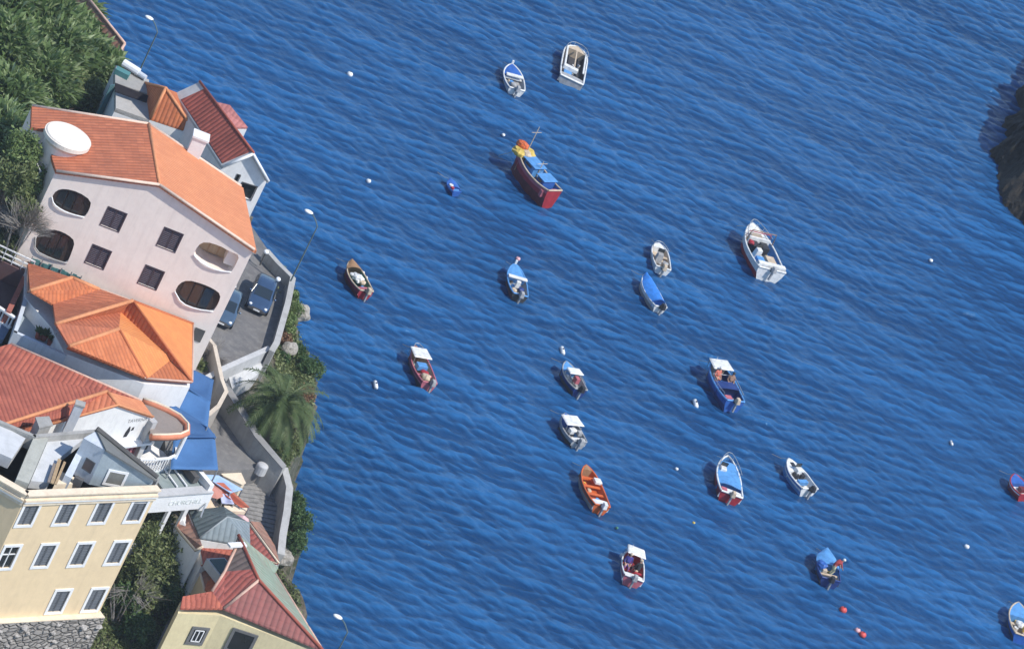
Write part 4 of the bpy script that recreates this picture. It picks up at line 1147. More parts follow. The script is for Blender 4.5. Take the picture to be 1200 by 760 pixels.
# ---------------------------------------------------------------- yellow house with patched red and green roof
def yellow_house():
    ez = 6.0
    T, M_ = P(279,627,8.6), P(303,680,8.2)
    L0, L1, E0, E1, S = P(248,693,6.6), P(214,699,6.3), P(211,713,ez), P(262,713,6.3), P(378,762,ez-.3)
    G0, G1 = P(326,665,6.4), P(322,672,6.4)
    root = thing('yellow_house', ground_at(E0, 1.0), 'pale yellow house with patched red roof and green tiled seaward slope', 'house')
    u = Vector((0,0,.05))
    K = P(276,642,8.3); D1, D2 = P(263,670,7.5), P(297,667,8.3)
    items = [([T, K, D1, D2], tiles('brown_old_tiles', (.16,.12,.11), (.13,.10,.09), (.09,.08,.075), pw=.36, moss=.5)),
             ([D1, L0, E1, M_, D2], T_PINK), ([L0, L1, E0, E1], T_BRICK), ([M_, E1, S], tiles('rosy_tiles', (.36,.13,.115), (.30,.11,.10), (.20,.10,.09), pw=.36, moss=.5)),
             ([T, D2, M_, S, G1, G0], T_GREEN)]
    mb = MB(); ms = []
    for p, m in items:
        if m not in ms: ms.append(m)
        mb.cur = ms.index(m)
        for k in range(1, len(p)-1): mb.slab([p[0]+u, p[k]+u, p[k+1]+u], .12)
    roof = mb.build('roof', ms, root, uv=True)
    caps(roof, [[K+u, D1+u, L0+u], [M_+u, E1+u]], CAPP, .09)
    caps(roof, [[T+u, D2+u, M_+u, S+u]], CAPR, .10)
    caps(roof, [[G1+u, S+u]], CAPP, .07)
    m = MB(); m.box(K+Vector((0,0,.25)), (1.2,.35,.12), (FCR.e, FCR.n, Vector((0,0,1)))); m.build('ridge_plate', FRW, roof)
    base = .6
    body(root, [L1+Vector((0,0,-.2)), E0+Vector((0,0,-.2)), E1+Vector((0,0,-.35)), S+Vector((-.1,.1,-.2)), G1+Vector((0,0,-.3)), D1+Vector((0,0,-1.6))], base, YELLOW)
    F = Facade(E0, E1); u1, z1 = F.px(231,744); frd = paint('slate_surround', (.17,.17,.17), (.12,.12,.12))
    window(root, F, min(F.len-.7, u1), z1, .8, .95, frd, PANE, None, fr=.16, proud=.07, mull=False)
    m = MB(); uu = min(F.len-.7, u1)
    F.bar(m, uu-.3, uu-.24, z1-.4, z1+.4, .05, .08); F.bar(m, uu+.24, uu+.3, z1-.4, z1+.4, .05, .08); F.bar(m, uu-.03, uu+.03, z1-.4, z1+.4, .05, .08); F.bar(m, uu-.24, uu+.24, z1+.36, z1+.42, .05, .08); F.bar(m, uu-.24, uu+.24, z1-.42, z1-.36, .05, .08)
    m.build('casement', FRW, root)
    G = Facade(E1, S); u2, z2 = G.px(282,752)
    window(root, G, u2, z2, 1.2, 1.3, frd, PANE, None, fr=.16, proud=.07)
yellow_house()
def clutter(px, z, lab, mat, s):
    c = P(px[0], px[1], z); r = thing('crate', ground_at(c, z-s*.5), lab, 'crate', 'crates in the yard'); m = MB()
    m.box(c, (s,s*.8,s*.8), (FCR.e, FCR.n, Vector((0,0,1)))); m.build('box', mat, r); m = MB(); m.box(c+Vector((0,0,s*.42)), (s*1.06,s*.86,.05), (FCR.e, FCR.n, Vector((0,0,1)))); m.build('lid', mat, r)
clutter((226,703), 2.6, 'blue crate in the yard beside the bushes', paint('crate_blue', (.12,.2,.42), (.1,.16,.34)), .7)
clutter((234,699), 2.6, 'white crate in the yard between the blue crate and red roof', FRW, .6)
clutter((222,694), 2.6, 'dark crate in the yard, nearest the bushes', DARKT, .65)

# ================================================================ CARS
def car(px_rear, px_front, zg, lab, colr):
    a, b = P(*px_rear, zg+.9), P(*px_front, zg+.7); a.z = b.z = zg; c = (a+b)/2; d = (b-a); L_ = 3.9; 
    root = thing('parked_car', ground_at(c, zg+.004), lab, 'car', 'cars parked on the road', rz=math.atan2(d.y, d.x)); root.scale = (.87,.87,.87)
    W = 1.66
    # profile stations along x (front +): x, half width low, z bottom, z belt, half width roof, z roof
    st = [(-1.93,.70,.40,.86,.55,.90),(-1.80,.80,.28,.98,.60,1.22),(-1.35,.83,.24,1.02,.62,1.44),(-.5,.84,.22,1.0,.64,1.50),(.25,.84,.22,.96,.63,1.46),(.62,.84,.22,.95,.62,1.22),(1.05,.83,.23,.93,.66,.95),(1.6,.80,.26,.82,.62,.84),(1.90,.70,.34,.66,.54,.68),(1.97,.62,.40,.56,.5,.58)]
    m = MB(); rings = []
    for x, hw, zb, zbelt, hr, zr in st:
        rings.append([(x,-hw*.92,zb),(x,-hw,zb+.15),(x,-hw,zbelt-.12),(x,-hw*.96,zbelt),(x,-hr,zr-.03),(x,-hr*.7,zr),(x,hr*.7,zr),(x,hr,zr-.03),(x,hw*.96,zbelt),(x,hw,zbelt-.12),(x,hw,zb+.15),(x,hw*.92,zb)])
    n = 12
    for r in rings: m.v += [Vector(p) for p in r]
    for i in range(len(rings)-1):
        for k in range(n): m.f.append([i*n+k, i*n+(k+1)%n, (i+1)*n+(k+1)%n, (i+1)*n+k]); m.mi.append(0)
    m.f.append(list(range(n))); m.mi.append(0); m.f.append([(len(rings)-1)*n+k for k in range(n)][::-1]); m.mi.append(0)
    body_ = m.build('body', colr, root, world=False, smooth=True, bevel=0)
    glass = paint('car_glass', (.02,.03,.04), (.02,.03,.04), rough=.05, spec=.8, bump=0, streak=0)
    def pane(nm, pts):
        m = MB(); nrm = (Vector(pts[1])-Vector(pts[0])).cross(Vector(pts[2])-Vector(pts[0])).normalized()
        if nrm.dot(Vector(pts[0])-Vector((0,0,.6))) < 0: nrm = -nrm
        m.prism([Vector(p)-nrm*.01 for p in pts], [Vector(p)+nrm*.018 for p in pts]); return m.build(nm, glass, root, world=False)
    pane('windscreen', [(.98,-.60,.99),(.98,.60,.99),(.34,.55,1.43),(.34,-.55,1.43)])
    pane('rear_window', [(-1.88,-.50,.98),(-1.88,.50,.98),(-1.50,.5,1.38),(-1.50,-.5,1.38)])
    for s in (-1, 1):
        pane('side_window', [(-1.55,s*.80,1.02),(-.45,s*.81,1.02),(-.45,s*.655,1.44),(-1.35,s*.64,1.38)])
        pane('side_window', [(-.37,s*.81,1.01),(.80,s*.80,.99),(.27,s*.655,1.40),(-.37,s*.655,1.44)])
    for x in (-1.22, 1.25):
        for s in (-1, 1):
            m = MB(); m.tube([(x, s*.62, .30), (x, s*.845, .30)], .30, 18); wl = m.build('wheel', paint('tyre', (.02,.02,.02), (.02,.02,.02), rough=.8, streak=0), root, world=False)
            m = MB(); m.tube([(x, s*.845, .30), (x, s*.86, .30)], .19, 12); m.build('rim', METAL, wl, world=False)
    for s in (-1, 1):
        m = MB(); m.ball((1.80, s*.56, .66), .14, 8, 6, (.9,1,.7)); m.build('headlight', paint('lamp_glass', (.75,.78,.8), (.7,.72,.75), rough=.1), root, world=False, smooth=True)
        m = MB(); m.box((-1.93, s*.60, .78), (.06,.18,.26)); m.build('tail_light', paint('tail_red', (.35,.02,.02), (.3,.02,.02), rough=.3), root, world=False)
        m = MB(); m.ball((.62, s*.93, 1.0), .1, 8, 6, (.8,1,.8)); m.build('wing_mirror', colr, root, world=False, smooth=True)
    m = MB(); m.box((1.93,0,.42), (.12,1.3,.2)); m.build('bumper', paint('bumper_grey', (.08,.08,.085), (.06,.06,.06)), root, world=False, bevel=.03)
    m = MB(); m.box((2.0,0,.44), (.02,.46,.11)); m.build('number_plate', FRW, root, world=False)
    m = MB(); m.box((1.965,0,.56), (.03,.8,.08)); m.build('grille', DARKT, root, world=False)
CARB = paint('car_blue_metallic', (.05,.095,.18), (.045,.085,.16), rough=.22, spec=.7, bump=0, streak=0, metal=.35)
CARG = paint('car_steel_blue_metallic', (.08,.13,.20), (.07,.12,.18), rough=.22, spec=.7, bump=0, streak=0, metal=.35)
car((315,325), (303,358), 9.0, 'dark blue hatchback parked against the sea parapet', CARB)
car((273,341), (262,372), 9.0, 'steel blue hatchback parked against the pink house wall', CARG)

# ================================================================ LAMPS
def street_lamp(head_px, h, z0, lab, arm):
    hd = P(head_px[0], head_px[1], z0+h); a = Vector(arm).normalized()*.9; base = hd-a; base.z = z0
    root = thing('street_lamp', base, lab, 'street lamp', 'street lamps along the waterfront')
    m = MB(); m.tube([base, ground_at(base, z0+h*.5), ground_at(base, z0+h-.5)], .055, 8, r2=.035)
    m.build('pole', paint('green_grey_pole', (.11,.15,.15), (.09,.12,.12), streak=0), root)
    m = MB(); p = [ground_at(base, z0+h-.5)]
    for k in range(1, 7): t = k/6; p.append(ground_at(base, z0+h-.5) + a*t*.8 + Vector((0,0,.5*math.sin(t*math.pi/2))))
    m.tube(p, .035, 6); m.build('arm', paint('green_grey_pole'), root)
    m = MB(); m.ball(hd, .29, 12, 8, (1,.62,.32)); m.build('lamp_head', paint('lamp_white', (.85,.86,.86), (.8,.8,.8), rough=.4, streak=0), root, smooth=True)
    m = MB(); m.tube([base, ground_at(base, z0+.3)], .16, 8); m.build('base_drum', CONC, root)
street_lamp((362,248), 5.4, 9.0, 'tall street lamp rising from the parking road parapet over the sea', (-1,.3,0))
street_lamp((175,21), 5.0, 9.0, 'street lamp beyond the grey flat roofed block at the top', (-1,.3,0))
street_lamp((396,722), 5.2, 2.4, 'street lamp beyond the seaward tip of the yellow house roof', (-1,.2,0))
def globe_lamp(px, z, lab):
    c = P(px[0], px[1], z); r = thing('globe_lamp', ground_at(c, z-1.0), lab, 'lamp', 'globe lamps on the parapet')
    m = MB(); m.tube([ground_at(c, z-1.0), c], .05, 6); m.build('post', DARKT, r); m = MB(); m.ball(c, .16, 12, 8, (1,1,.85)); m.build('globe', paint('lamp_white'), r, smooth=True)
globe_lamp((326,327), 10.4, 'white globe lamp on the parapet beside the dark blue hatchback')
globe_lamp((312,295), 10.2, 'white globe lamp at the far end of the parking road')
globe_lamp((274,335), 10.0, 'white globe lamp behind the steel blue hatchback')

# ================================================================ PLANTS
def on_land(x, y, up):
    z = 10.0
    for _ in range(12):
        q = P(x, y, z); z = land_z(q.x, q.y)+up
    return P(x, y, z), z-up
LEAVES = {
 'cane': leafmat('cane_leaf', (.055,.10,.028), (.17,.25,.085), (.50,.56,.33), .4),
 'dark': leafmat('dark_leaf', (.028,.065,.024), (.08,.145,.05), (.19,.27,.11), .35),
 'olive': leafmat('olive_leaf', (.065,.095,.03), (.17,.21,.08), (.36,.38,.20), .35),
 'lime': leafmat('lime_leaf', (.08,.13,.035), (.17,.24,.08), (.32,.38,.17), .35),
 'twig': leafmat('bare_twig', (.10,.09,.08), (.22,.20,.18), (.36,.34,.32), 0),
 'dry': leafmat('dry_leaf', (.10,.055,.03), (.21,.11,.06), (.32,.20,.13), .1),
 'palm': leafmat('palm_frond', (.022,.042,.014), (.07,.105,.034), (.22,.23,.12), .1, .15)}
BARK = paint('bark', (.15,.115,.085), (.10,.08,.06), bump=.05, sc1=4)
def crown_mesh(mb, c, r, n, kind, rnd, clumps=None, ls=.14):
    """leaf faces gathered in clumps through an uneven crown"""
    K = clumps or max(6, int(n/45)); cl = []
    for _ in range(K):
        d = Vector((rnd.gauss(0,1), rnd.gauss(0,1), rnd.gauss(.35,.8))).normalized(); q = rnd.uniform(.45,1.0)
        cl.append((Vector((d.x*r[0]*q, d.y*r[1]*q, d.z*r[2]*q)), rnd.uniform(.2,.42)*min(r[0], r[1], r[2]*1.3), d))
    for i in range(n):
        cc, cr, dd = cl[i % K]
        o = c + cc + Vector((rnd.gauss(0,1), rnd.gauss(0,1), rnd.gauss(0,.9)))*cr*.55
        if kind in ('cane',):
            d = (dd*.7 + Vector((rnd.gauss(0,.5), rnd.gauss(0,.5), rnd.uniform(.5,1.5)))).normalized(); L_ = rnd.uniform(.6,1.5)
            s = d.cross(Vector((rnd.gauss(0,1), rnd.gauss(0,1), 0))).normalized()*rnd.uniform(.06,.16)
            tip = o+d*L_+Vector((d.x*.25, d.y*.25, -.22))*L_
            mid = o+d*L_*.6
            mb.add([o, mid+s, tip, mid-s], [(0,1,2,3)])
        elif kind == 'twig':
            d = (dd + Vector((rnd.gauss(0,.4), rnd.gauss(0,.4), .5))).normalized(); L_ = rnd.uniform(.5,1.2); s = d.orthogonal().normalized()*.014
            mb.add([o-s, o+s, o+d*L_+s*.3, o+d*L_-s*.3], [(0,1,2,3)])
        else:
            a = Vector((rnd.gauss(0,1), rnd.gauss(0,1), rnd.gauss(.4,1))).normalized(); b = a.orthogonal().normalized()
            b = (b*math.cos(i)+a.cross(b)*math.sin(i)); e = a.cross(b).normalized(); L_ = ls*rnd.uniform(.6,1.4)
            mb.add([o-b*L_, o+e*L_*.45, o+b*L_, o-e*L_*.45], [(0,1,2,3)])
def plant(px, r, n, kind, lab, group, name='shrub', cat='shrub', lift=.9, z=None, ls=.14, seed=None, leaf=None):
    rnd = random.Random(seed if seed is not None else int(px[0]*31+px[1]*7))
    if z is None: c, zb = on_land(px[0], px[1], r[2]*lift)
    else: c = P(px[0], px[1], z); zb = min(z-.3, land_z(c.x, c.y))
    root = thing(name, ground_at(c, zb), lab, cat, group)
    t = MB(); ct = ground_at(c, zb-.2)
    for k in range(5):
        e = c + Vector((rnd.gauss(0,.45)*r[0], rnd.gauss(0,.45)*r[1], rnd.uniform(-.1,.5)*r[2]))
        t.tube([ct+Vector((rnd.gauss(0,.06), rnd.gauss(0,.06), 0)), ct.lerp(e,.5)+Vector((rnd.gauss(0,.12), rnd.gauss(0,.12), .1)), e], .07, 5, r2=.02)
    t.build('trunk', BARK if kind != 'twig' else LEAVES['twig'], root)
    m = MB(); crown_mesh(m, c, r, n, kind, rnd, ls=ls); m.build('crown', LEAVES[leaf or kind], root, flip=False)
    return root
# ---- hillside shrubs, upper left
G1 = 'shrubs on the hillside'
rp = random.Random(11)
HS = [ # px, py, rx, rz, kind
 (8,12,1.7,1.6,'cane'),(38,10,1.6,1.5,'cane'),(66,8,1.4,1.5,'cane'),(84,22,1.0,1.2,'cane'),(22,36,1.5,1.4,'dark'),(52,38,1.7,1.6,'cane'),(82,48,1.3,1.5,'cane'),
 (4,62,1.6,1.5,'cane'),(34,66,1.6,1.5,'cane'),(64,70,1.6,1.7,'cane'),(94,74,1.3,1.5,'cane'),(112,92,1.1,1.3,'cane'),(18,92,1.4,1.4,'lime'),(48,98,1.5,1.5,'cane'),(78,100,1.5,1.5,'olive'),
 (104,112,1.1,1.2,'olive'),(8,122,1.5,1.4,'cane'),(24,136,1.0,1.0,'cane'),(64,118,1.2,.9,'dark'),(-8,160,1.5,1.5,'cane'),(22,164,1.1,1.1,'dark'),(8,188,1.4,1.4,'lime'),(36,196,.9,1.1,'lime'),
 (22,216,1.3,1.2,'lime'),(-4,222,1.4,1.3,'dark'),(40,232,.8,.8,'olive'),(6,262,1.3,1.2,'twig'),(28,268,1.2,1.1,'twig'),(44,256,.8,.8,'twig'),(52,244,.6,.7,'twig'),(26,176,1.0,1.1,'lime',18.0),(18,204,1.2,1.1,'olive',17.0),(38,212,.9,1.0,'lime',16.6),(28,236,1.0,1.0,'olive',15.6),(30,262,.9,.8,'twig',14.8),(14,286,1.1,.6,'olive'),(-10,290,1.1,.6,'olive'),(38,288,.8,.5,'olive')]
DESC = {'cane':'light green long leaved shrub','dark':'dense dark green shrub','lime':'bright yellow green shrub','olive':'loose olive green shrub','twig':'bare grey twiggy shrub'}
def where(x, y):
    v = 'at the top edge' if y < 25 else 'below the top edge' if y < 55 else 'below the far house roof' if y < 85 else 'just above the pink house roof' if y < 128 else 'beside the roof turret' if y < 175 else 'beside the pink house corner' if y < 225 else 'beside the upper left loggia' if y < 255 else 'above the white balustrade'
    h = 'touching the left edge' if x < 12 else 'near the left edge' if x < 30 else 'midway across the slope' if x < 58 else 'towards the sea' if x < 90 else 'outermost towards the sea'
    return h, v
seen = {}
for x, y, rx, rz, k, *zz in HS:
    h, v = where(x, y); lab = f"{DESC[k]} {v}, {h}"
    w_ = lab.split()
    seen[lab] = seen.get(lab, 0)+1
    if seen[lab] > 1: lab = lab.replace('shrub', 'lower shrub', 1)
    plant((x, y), (rx, rx*1.15, rz), 4200 if k == 'cane' else (1100 if k == 'twig' else 3600), k, lab, G1, ls=.12, lift=.8, z=zz[0] if zz else None)
# undergrowth carpet between the shrubs
def undergrowth(name, region, n, kind, ls, zup=.15, seed=5, hh=.5):
    rnd = random.Random(seed); m = MB(); k = 0; R_ = region
    def inpoly(x, y):
        c = False; j = len(R_)-1
        for i in range(len(R_)):
            xi, yi = R_[i]; xj, yj = R_[j]
            if (yi > y) != (yj > y) and x < (xj-xi)*(y-yi)/(yj-yi)+xi: c = not c
            j = i
        return c
    xs = [p[0] for p in R_]; ys = [p[1] for p in R_]
    while k < n:
        x, y = rnd.uniform(min(xs), max(xs)), rnd.uniform(min(ys), max(ys))
        if not inpoly(x, y) or not inside(x, y) or coast_dist(x, y) < .3: continue
        z = land_z(x, y)+zup+abs(rnd.gauss(0, hh))*(.5+.8*mnoise.noise(Vector((x*.6, y*.6, 9))))
        o = Vector((x, y, z)); a = Vector((rnd.gauss(0,1), rnd.gauss(0,1), rnd.gauss(.6,1))).normalized(); b = a.orthogonal().normalized(); b = b*math.cos(k)+a.cross(b)*math.sin(k); e = a.cross(b)
        L_ = ls*rnd.uniform(.6,1.5); m.add([o-b*L_, o+e*L_*.45, o+b*L_, o-e*L_*.45], [(0,1,2,3)]); k += 1
    return tag(m.build(name, LEAVES[kind], None, flip=False), 'low green undergrowth covering the soil', 'undergrowth', kind='stuff')
undergrowth('ground_cover', [(-45,-62),(-29,-48),(-29,-34),(-25,-24),(-26,-10),(-45,0)], 42000, 'dark', .13)
ll = [(-14.6,-25),(-11.2,-33),(-11,-42),(-7,-44),(-5,-49),(-3,-50),(-3,-40),(-6,-36),(-8,-28),(-12,-20)]
undergrowth('cliff_cover', ll, 15000, 'olive', .10, hh=.25)
undergrowth('yard_cover', [(-14,-61),(-7,-58),(-8,-53),(-13,-54)], 7000, 'olive', .10, hh=.25, seed=8)

# ---- bushes on the sea side of the walls
G2 = 'bushes on the cliff edge'
for (px, r, n, k, lab) in [
 ((341,346),(.55,.6,.35),1100,'lime','small yellow green bush on the cliff just below the parking parapet corner'),
 ((345,362),(.6,.7,.4),1300,'lime','yellow green bush on the cliff beside a pale boulder'),
 ((338,378),(.55,.8,.45),1400,'lime','yellow green bush hugging the outer face of the parking parapet'),
 ((333,398),(.5,.7,.4),1000,'dry','brown dry bush on the cliff between green bushes'),
 ((347,412),(.7,.7,.5),1500,'dark','dark green bush on the cliff above the palm, nearest the brown bush'),
 ((363,432),(.8,.9,.6),2000,'dark','dark green bush overhanging the sea above the palm'),
 ((332,420),(.5,.5,.35),800,'dark','dark green bush between the buttress and the cliff edge'),
 ((316,436),(.45,.45,.3),600,'olive','olive bush against the concrete buttress'),
 ((358,462),(.5,.7,.5),1200,'dry','rusty brown bush behind the palm fronds on the sea side'),
 ((345,526),(.4,.6,.3),600,'olive','olive bush under the lower palm fronds'),
 ((344,592),(.7,.7,.8),2000,'dark','dark green bush outside the pale seawall, topmost of three'),
 ((350,612),(.8,.8,.9),2400,'dark','dark green bush outside the pale seawall, middle of three'),
 ((347,636),(.7,.8,.8),2000,'dark','dark green bush outside the pale seawall, lowest of three')]:
    plant(px, r, n, k, lab, G2, name='bush', cat='bush', ls=.085)
def boulder(px, z, s, lab):
    c = P(px[0], px[1], z); r = MB(); r.ball((0,0,0), s, 16, 11, (1,1.2,.7), 0)
    for i, v in enumerate(r.v): r.v[i] = v*(1+.3*mnoise.noise(v*1.6/s+Vector((px[0],0,0))))+c
    o = r.build('boulder', ground_mat('pale_rock', (.34,.31,.27), (.22,.2,.17), (.42,.39,.35), 1.2, .1), None, smooth=False)
    tag(o, lab, 'boulder', 'boulders on the cliff'); o.data.transform(Matrix.Translation(-c)); o.location = c
boulder((352,366), 7.9, .65, 'pale rounded boulder on the cliff edge beside the yellow green bush')
boulder((340,408), 7.6, .5, 'reddish grey boulder on the cliff below the parking parapet')
boulder((333,652), 4.6, .6, 'grey boulder at the foot of the pale seawall')

# ---- palm
def palm():
    c = P(328,476,9.3); zb = land_z(c.x, c.y)-.2
    root = thing('palm_tree', ground_at(c, zb), 'large date palm with drooping fronds between the seawall and the sea', 'palm')
    m = MB(); m.tube([ground_at(c, zb), ground_at(c, (zb+c.z)/2)+Vector((.08,0,0)), c], .38, 12, r2=.28); m.build('trunk', BARK, root)
    rnd = random.Random(4); m = MB()
    for f in range(64):
        az_ = rnd.uniform(0, 2*math.pi); el_ = rnd.choice([rnd.uniform(.1,.75), rnd.uniform(-.6,.3), rnd.uniform(.5,1.3)]); L_ = rnd.uniform(2.9, 3.8)
        d = Vector((math.cos(az_)*math.cos(el_), math.sin(az_)*math.cos(el_), math.sin(el_))); p = c+Vector((0,0,.1)); side = Vector((-d.y, d.x, 0)).normalized(); pts = [p]
        st = L_/14
        for k in range(14):
            p = p + d*st; d = (d+Vector((0,0,-.15))).normalized(); pts.append(p)
        for k in range(1, 15):
            q = pts[k]; t = (pts[k]-pts[k-1]).normalized(); nrm = side.cross(t).normalized(); w_ = .46*math.sin(math.pi*(.12+.85*k/15))**.7
            for s in (-1, 1):
                for j in (0, .5):
                    o = q-t*st*j; tip = o+side*s*w_+t*w_*.55+Vector((0,0,-.12*w_))+nrm*rnd.uniform(-.04,.1)
                    b = t*.05; m.add([o-b, o+b, tip], [(0,1,2)])
        m.tube(pts, .045, 3, cap=False, r2=.015)
    m.build('crown', LEAVES['palm'], root, flip=False)
    m = MB(); m.ball(c+Vector((0,0,.05)), .34, 10, 8, (1,1,.9)); m.build('crown_shaft', paint('palm_heart', (.30,.22,.10), (.2,.15,.07), sc1=5), root)
palm()

# ---- thicket between the cream and yellow houses
G3 = 'thicket beside the cream building'
for (px, z, r, n, k, lab) in [
 ((180,612),5.0,(1.0,1.0,1.3),3000,'olive','olive green bush in the thicket directly under the lettered fascia'),
 ((172,640),4.8,(1.3,1.2,1.5),3800,'olive','olive green bush in the thicket beside the cream facade edge'),
 ((198,640),4.8,(1.2,1.2,1.5),3800,'olive','olive green bush in the middle of the thicket, below the white pillars'),
 ((216,654),4.2,(1.1,1.1,1.5),3600,'dark','dark green bush in the thicket nearest the brown lean-to'),
 ((214,684),3.4,(.9,1.0,1.2),2800,'dark','dark green bush in the thicket nearest the crates'),
 ((188,668),4.0,(1.3,1.3,1.4),3800,'olive','loose olive bush in the heart of the thicket'),
 ((160,672),3.8,(1.0,1.1,1.3),2600,'olive','olive green bush in the thicket beside the middle windows'),
 ((196,700),2.9,(1.0,1.0,1.3),3000,'dark','dark green bush at the lower right of the thicket'),
 ((168,706),2.8,(1.1,1.0,1.3),3200,'olive','olive green bush in the lower middle of the thicket'),
 ((146,706),2.6,(.9,.9,1.3),2800,'dark','dark green bush hanging over the rubble wall'),
 ((160,736),2.4,(1.0,.8,1.1),2600,'dark','dark green bush at the very bottom of the thicket')]:
    plant(px, r, n, k, lab, G3, name='bush', cat='bush', z=z, ls=.12)
plant((156,690), (1.4,.7,.5), 110, 'twig', 'bare pale branches sticking out of the thicket beside the cream facade', G3, name='bush', cat='bush', z=4.4)
plant((246,418), (.5,.7,.4), 500, 'twig', 'grey twiggy bush behind the cream stair wall', 'bushes by the stair wall', name='bush', cat='bush', z=9.0)
plant((236,430), (.4,.5,.3), 500, 'olive', 'small olive bush behind the cream stair wall', 'bushes by the stair wall', name='bush', cat='bush', z=9.0)
plant((62,288), (.8,.5,.6), 1500, 'dark', 'dark climbing bush in the lower left loggia of the pink house', 'bushes by the pink house', name='bush', cat='bush', z=13.0)

# ================================================================ BOATS
C_ = {}
def bp_(name, c, rough=.45):
    if name not in MATS: paint(name, c, tuple(v*.6 for v in c), rough=rough, streak=.5, sc1=3.5, bump=.004, spec=.4)
    return MATS[name]
BW = bp_('boat_white', (.74,.74,.72)); BG = bp_('boat_grey', (.38,.38,.38)); BB = bp_('boat_blue', (.03,.12,.42)); BDB = bp_('boat_deep_blue', (.02,.05,.20)); BLB = bp_('boat_light_blue', (.10,.30,.62))
BR = bp_('boat_red', (.38,.03,.04)); BO = bp_('boat_orange', (.62,.13,.03)); BP = bp_('boat_pink', (.50,.14,.17)); BGR = bp_('boat_green', (.05,.20,.14)); BK = bp_('boat_black', (.03,.03,.035))
BWD = bp_('boat_wood', (.33,.19,.10), .7); BTAN = bp_('boat_tan', (.55,.44,.32), .7); BMAR = bp_('boat_maroon', (.16,.03,.035)); BYEL = bp_('boat_yellow', (.62,.45,.10)); BDK = bp_('boat_dark', (.06,.06,.065), .6)
SKIN = bp_('skin', (.50,.29,.20), .6)
def hull_profile(L, W, H, full, stern_w, sheer, n=16):
    st = []
    for i in range(n+1):
        t = i/n; x = -L/2+L*t
        if t < .45: w = stern_w + (1-stern_w)*math.sin(t/.45*math.pi/2)
        else: w = max(0.0, 1-((t-.45)/.55)**full)**.75
        w = max(w, .02); zs = H*(1+sheer*(max(0, t-.3)/.7)**2+.10*(max(0, .3-t)/.3)**2)
        st.append((x, w*W/2, zs))
    return st
def make_boat(name, stern, bow, W, lab, top, low, inside=None, H=.62, full=2.4, stern_w=.78, sheer=.5, gun=None, cat='boat', group='boats moored in the bay', floor=.22, feats=(), z0=0.0):
    a, b = P(stern[0], stern[1], H*.9), P(bow[0], bow[1], H*1.2); a.z = b.z = 0; a, b = a.lerp(b, .05), b.lerp(a, .035); W *= .9
    d = b-a; L = d.length; c = (a+b)/2
    rr = random.Random(int(bow[0]*13+bow[1]))
    root = thing(name, Vector((c.x, c.y, z0)), lab, cat, group, rz=math.atan2(d.y, d.x))
    root.rotation_euler[0] = R(rr.uniform(-2.5,2.5)); root.rotation_euler[1] = R(rr.uniform(-1.5,1))
    st = hull_profile(L, W, H, full, stern_w, sheer); n = len(st); th = min(.09, W*.05)
    gun = gun or top; inside = inside or top
    m = MB()   # outer skin, open top: 0 keel 1 chine 2 stripe 3 gunwale each side
    rows = []
    for i, (x, w, z) in enumerate(st):
        t = i/(n-1); kx = x - (.16*L*(t-.8)*1.2 if t > .8 else 0)
        rows.append([(kx, 0, -.28), (kx if t>.8 else x, w*.62, -.16), (x-(.06*L*(t-.8)*2 if t>.8 else 0), w*.90, z*.52), (x, w, z)])
    K = 7; V = []
    for r_ in rows: V.append([ (r_[3][0], -r_[3][1], r_[3][2]), (r_[2][0], -r_[2][1], r_[2][2]), (r_[1][0], -r_[1][1], r_[1][2]), r_[0], r_[1], r_[2], r_[3] ])
    for v in V: m.v += [Vector(p) for p in v]
    for i in range(n-1):
        for k in range(K-1): m.f.append([i*K+k, i*K+k+1, (i+1)*K+k+1, (i+1)*K+k]); m.mi.append(0 if k in (0, 5) else 1)
    m.f.append([k for k in range(K)]); m.mi.append(0)       # transom
    m.build('hull', [top, low], root, world=False, smooth=False, flip=False)
    # inner skin and floor
    m = MB(); K = 4
    for (x, w, z) in st:
        wi = max(w-th, .008); xi = min(max(x, -L/2+th), L/2-th*2.2); m.v += [Vector((xi, -wi, z-.01)), Vector((xi, -wi*.82, floor)), Vector((xi, wi*.82, floor)), Vector((xi, wi, z-.01))]
    for i in range(n-1):
        for k in range(K-1): m.f.append([i*K+k, i*K+k+1, (i+1)*K+k+1, (i+1)*K+k]); m.mi.append(0)
    m.f.append([0,1,2,3]); m.mi.append(0)
    m.build('inner_shell', inside, root, world=False, flip=False)
    m = MB(); P_ = [Vector((x, w-th*.4, z)) for x, w, z in st]; Q_ = [Vector((x, -(w-th*.4), z)) for x, w, z in st]
    m.tube(P_ + Q_[::-1] + [P_[0]], th*.75, 6, cap=False); m.build('gunwale', gun, root, world=False, smooth=True)
    def wid(x):
        for i in range(n-1):
            if st[i][0] <= x <= st[i+1][0]:
                t = (x-st[i][0])/(st[i+1][0]-st[i][0]); return st[i][1]+(st[i+1][1]-st[i][1])*t, st[i][2]+(st[i+1][2]-st[i][2])*t
        return st[0][1], st[0][2]
    def deckplate(x0, x1, mat, nm, dz=0.0, crown=.06, k=8, inset=.98):
        m = MB(); rws = []
        for i in range(k+1):
            x = x0+(x1-x0)*i/k; w, z = wid(min(x, L/2-.03)); w *= inset; r = []
            for j in range(5): s = -1+j*.5; r.append(Vector((x, w*s, z+dz+crown*(1-s*s))))
            rws.append(r)
        for r in rws: m.v += r
        for i in range(k):
            for j in range(4): m.f.append([i*5+j, i*5+j+1, (i+1)*5+j+1, (i+1)*5+j]); m.mi.append(0)
        o = len(m.v); m.v += [Vector((rws[0][0].x, rws[0][0].y, floor)), Vector((rws[0][4].x, rws[0][4].y, floor))]
        m.f.append([0, 1, 2, 3, 4, o+1, o]); m.mi.append(0)
        return m.build(nm, mat, root, world=False, flip=False)
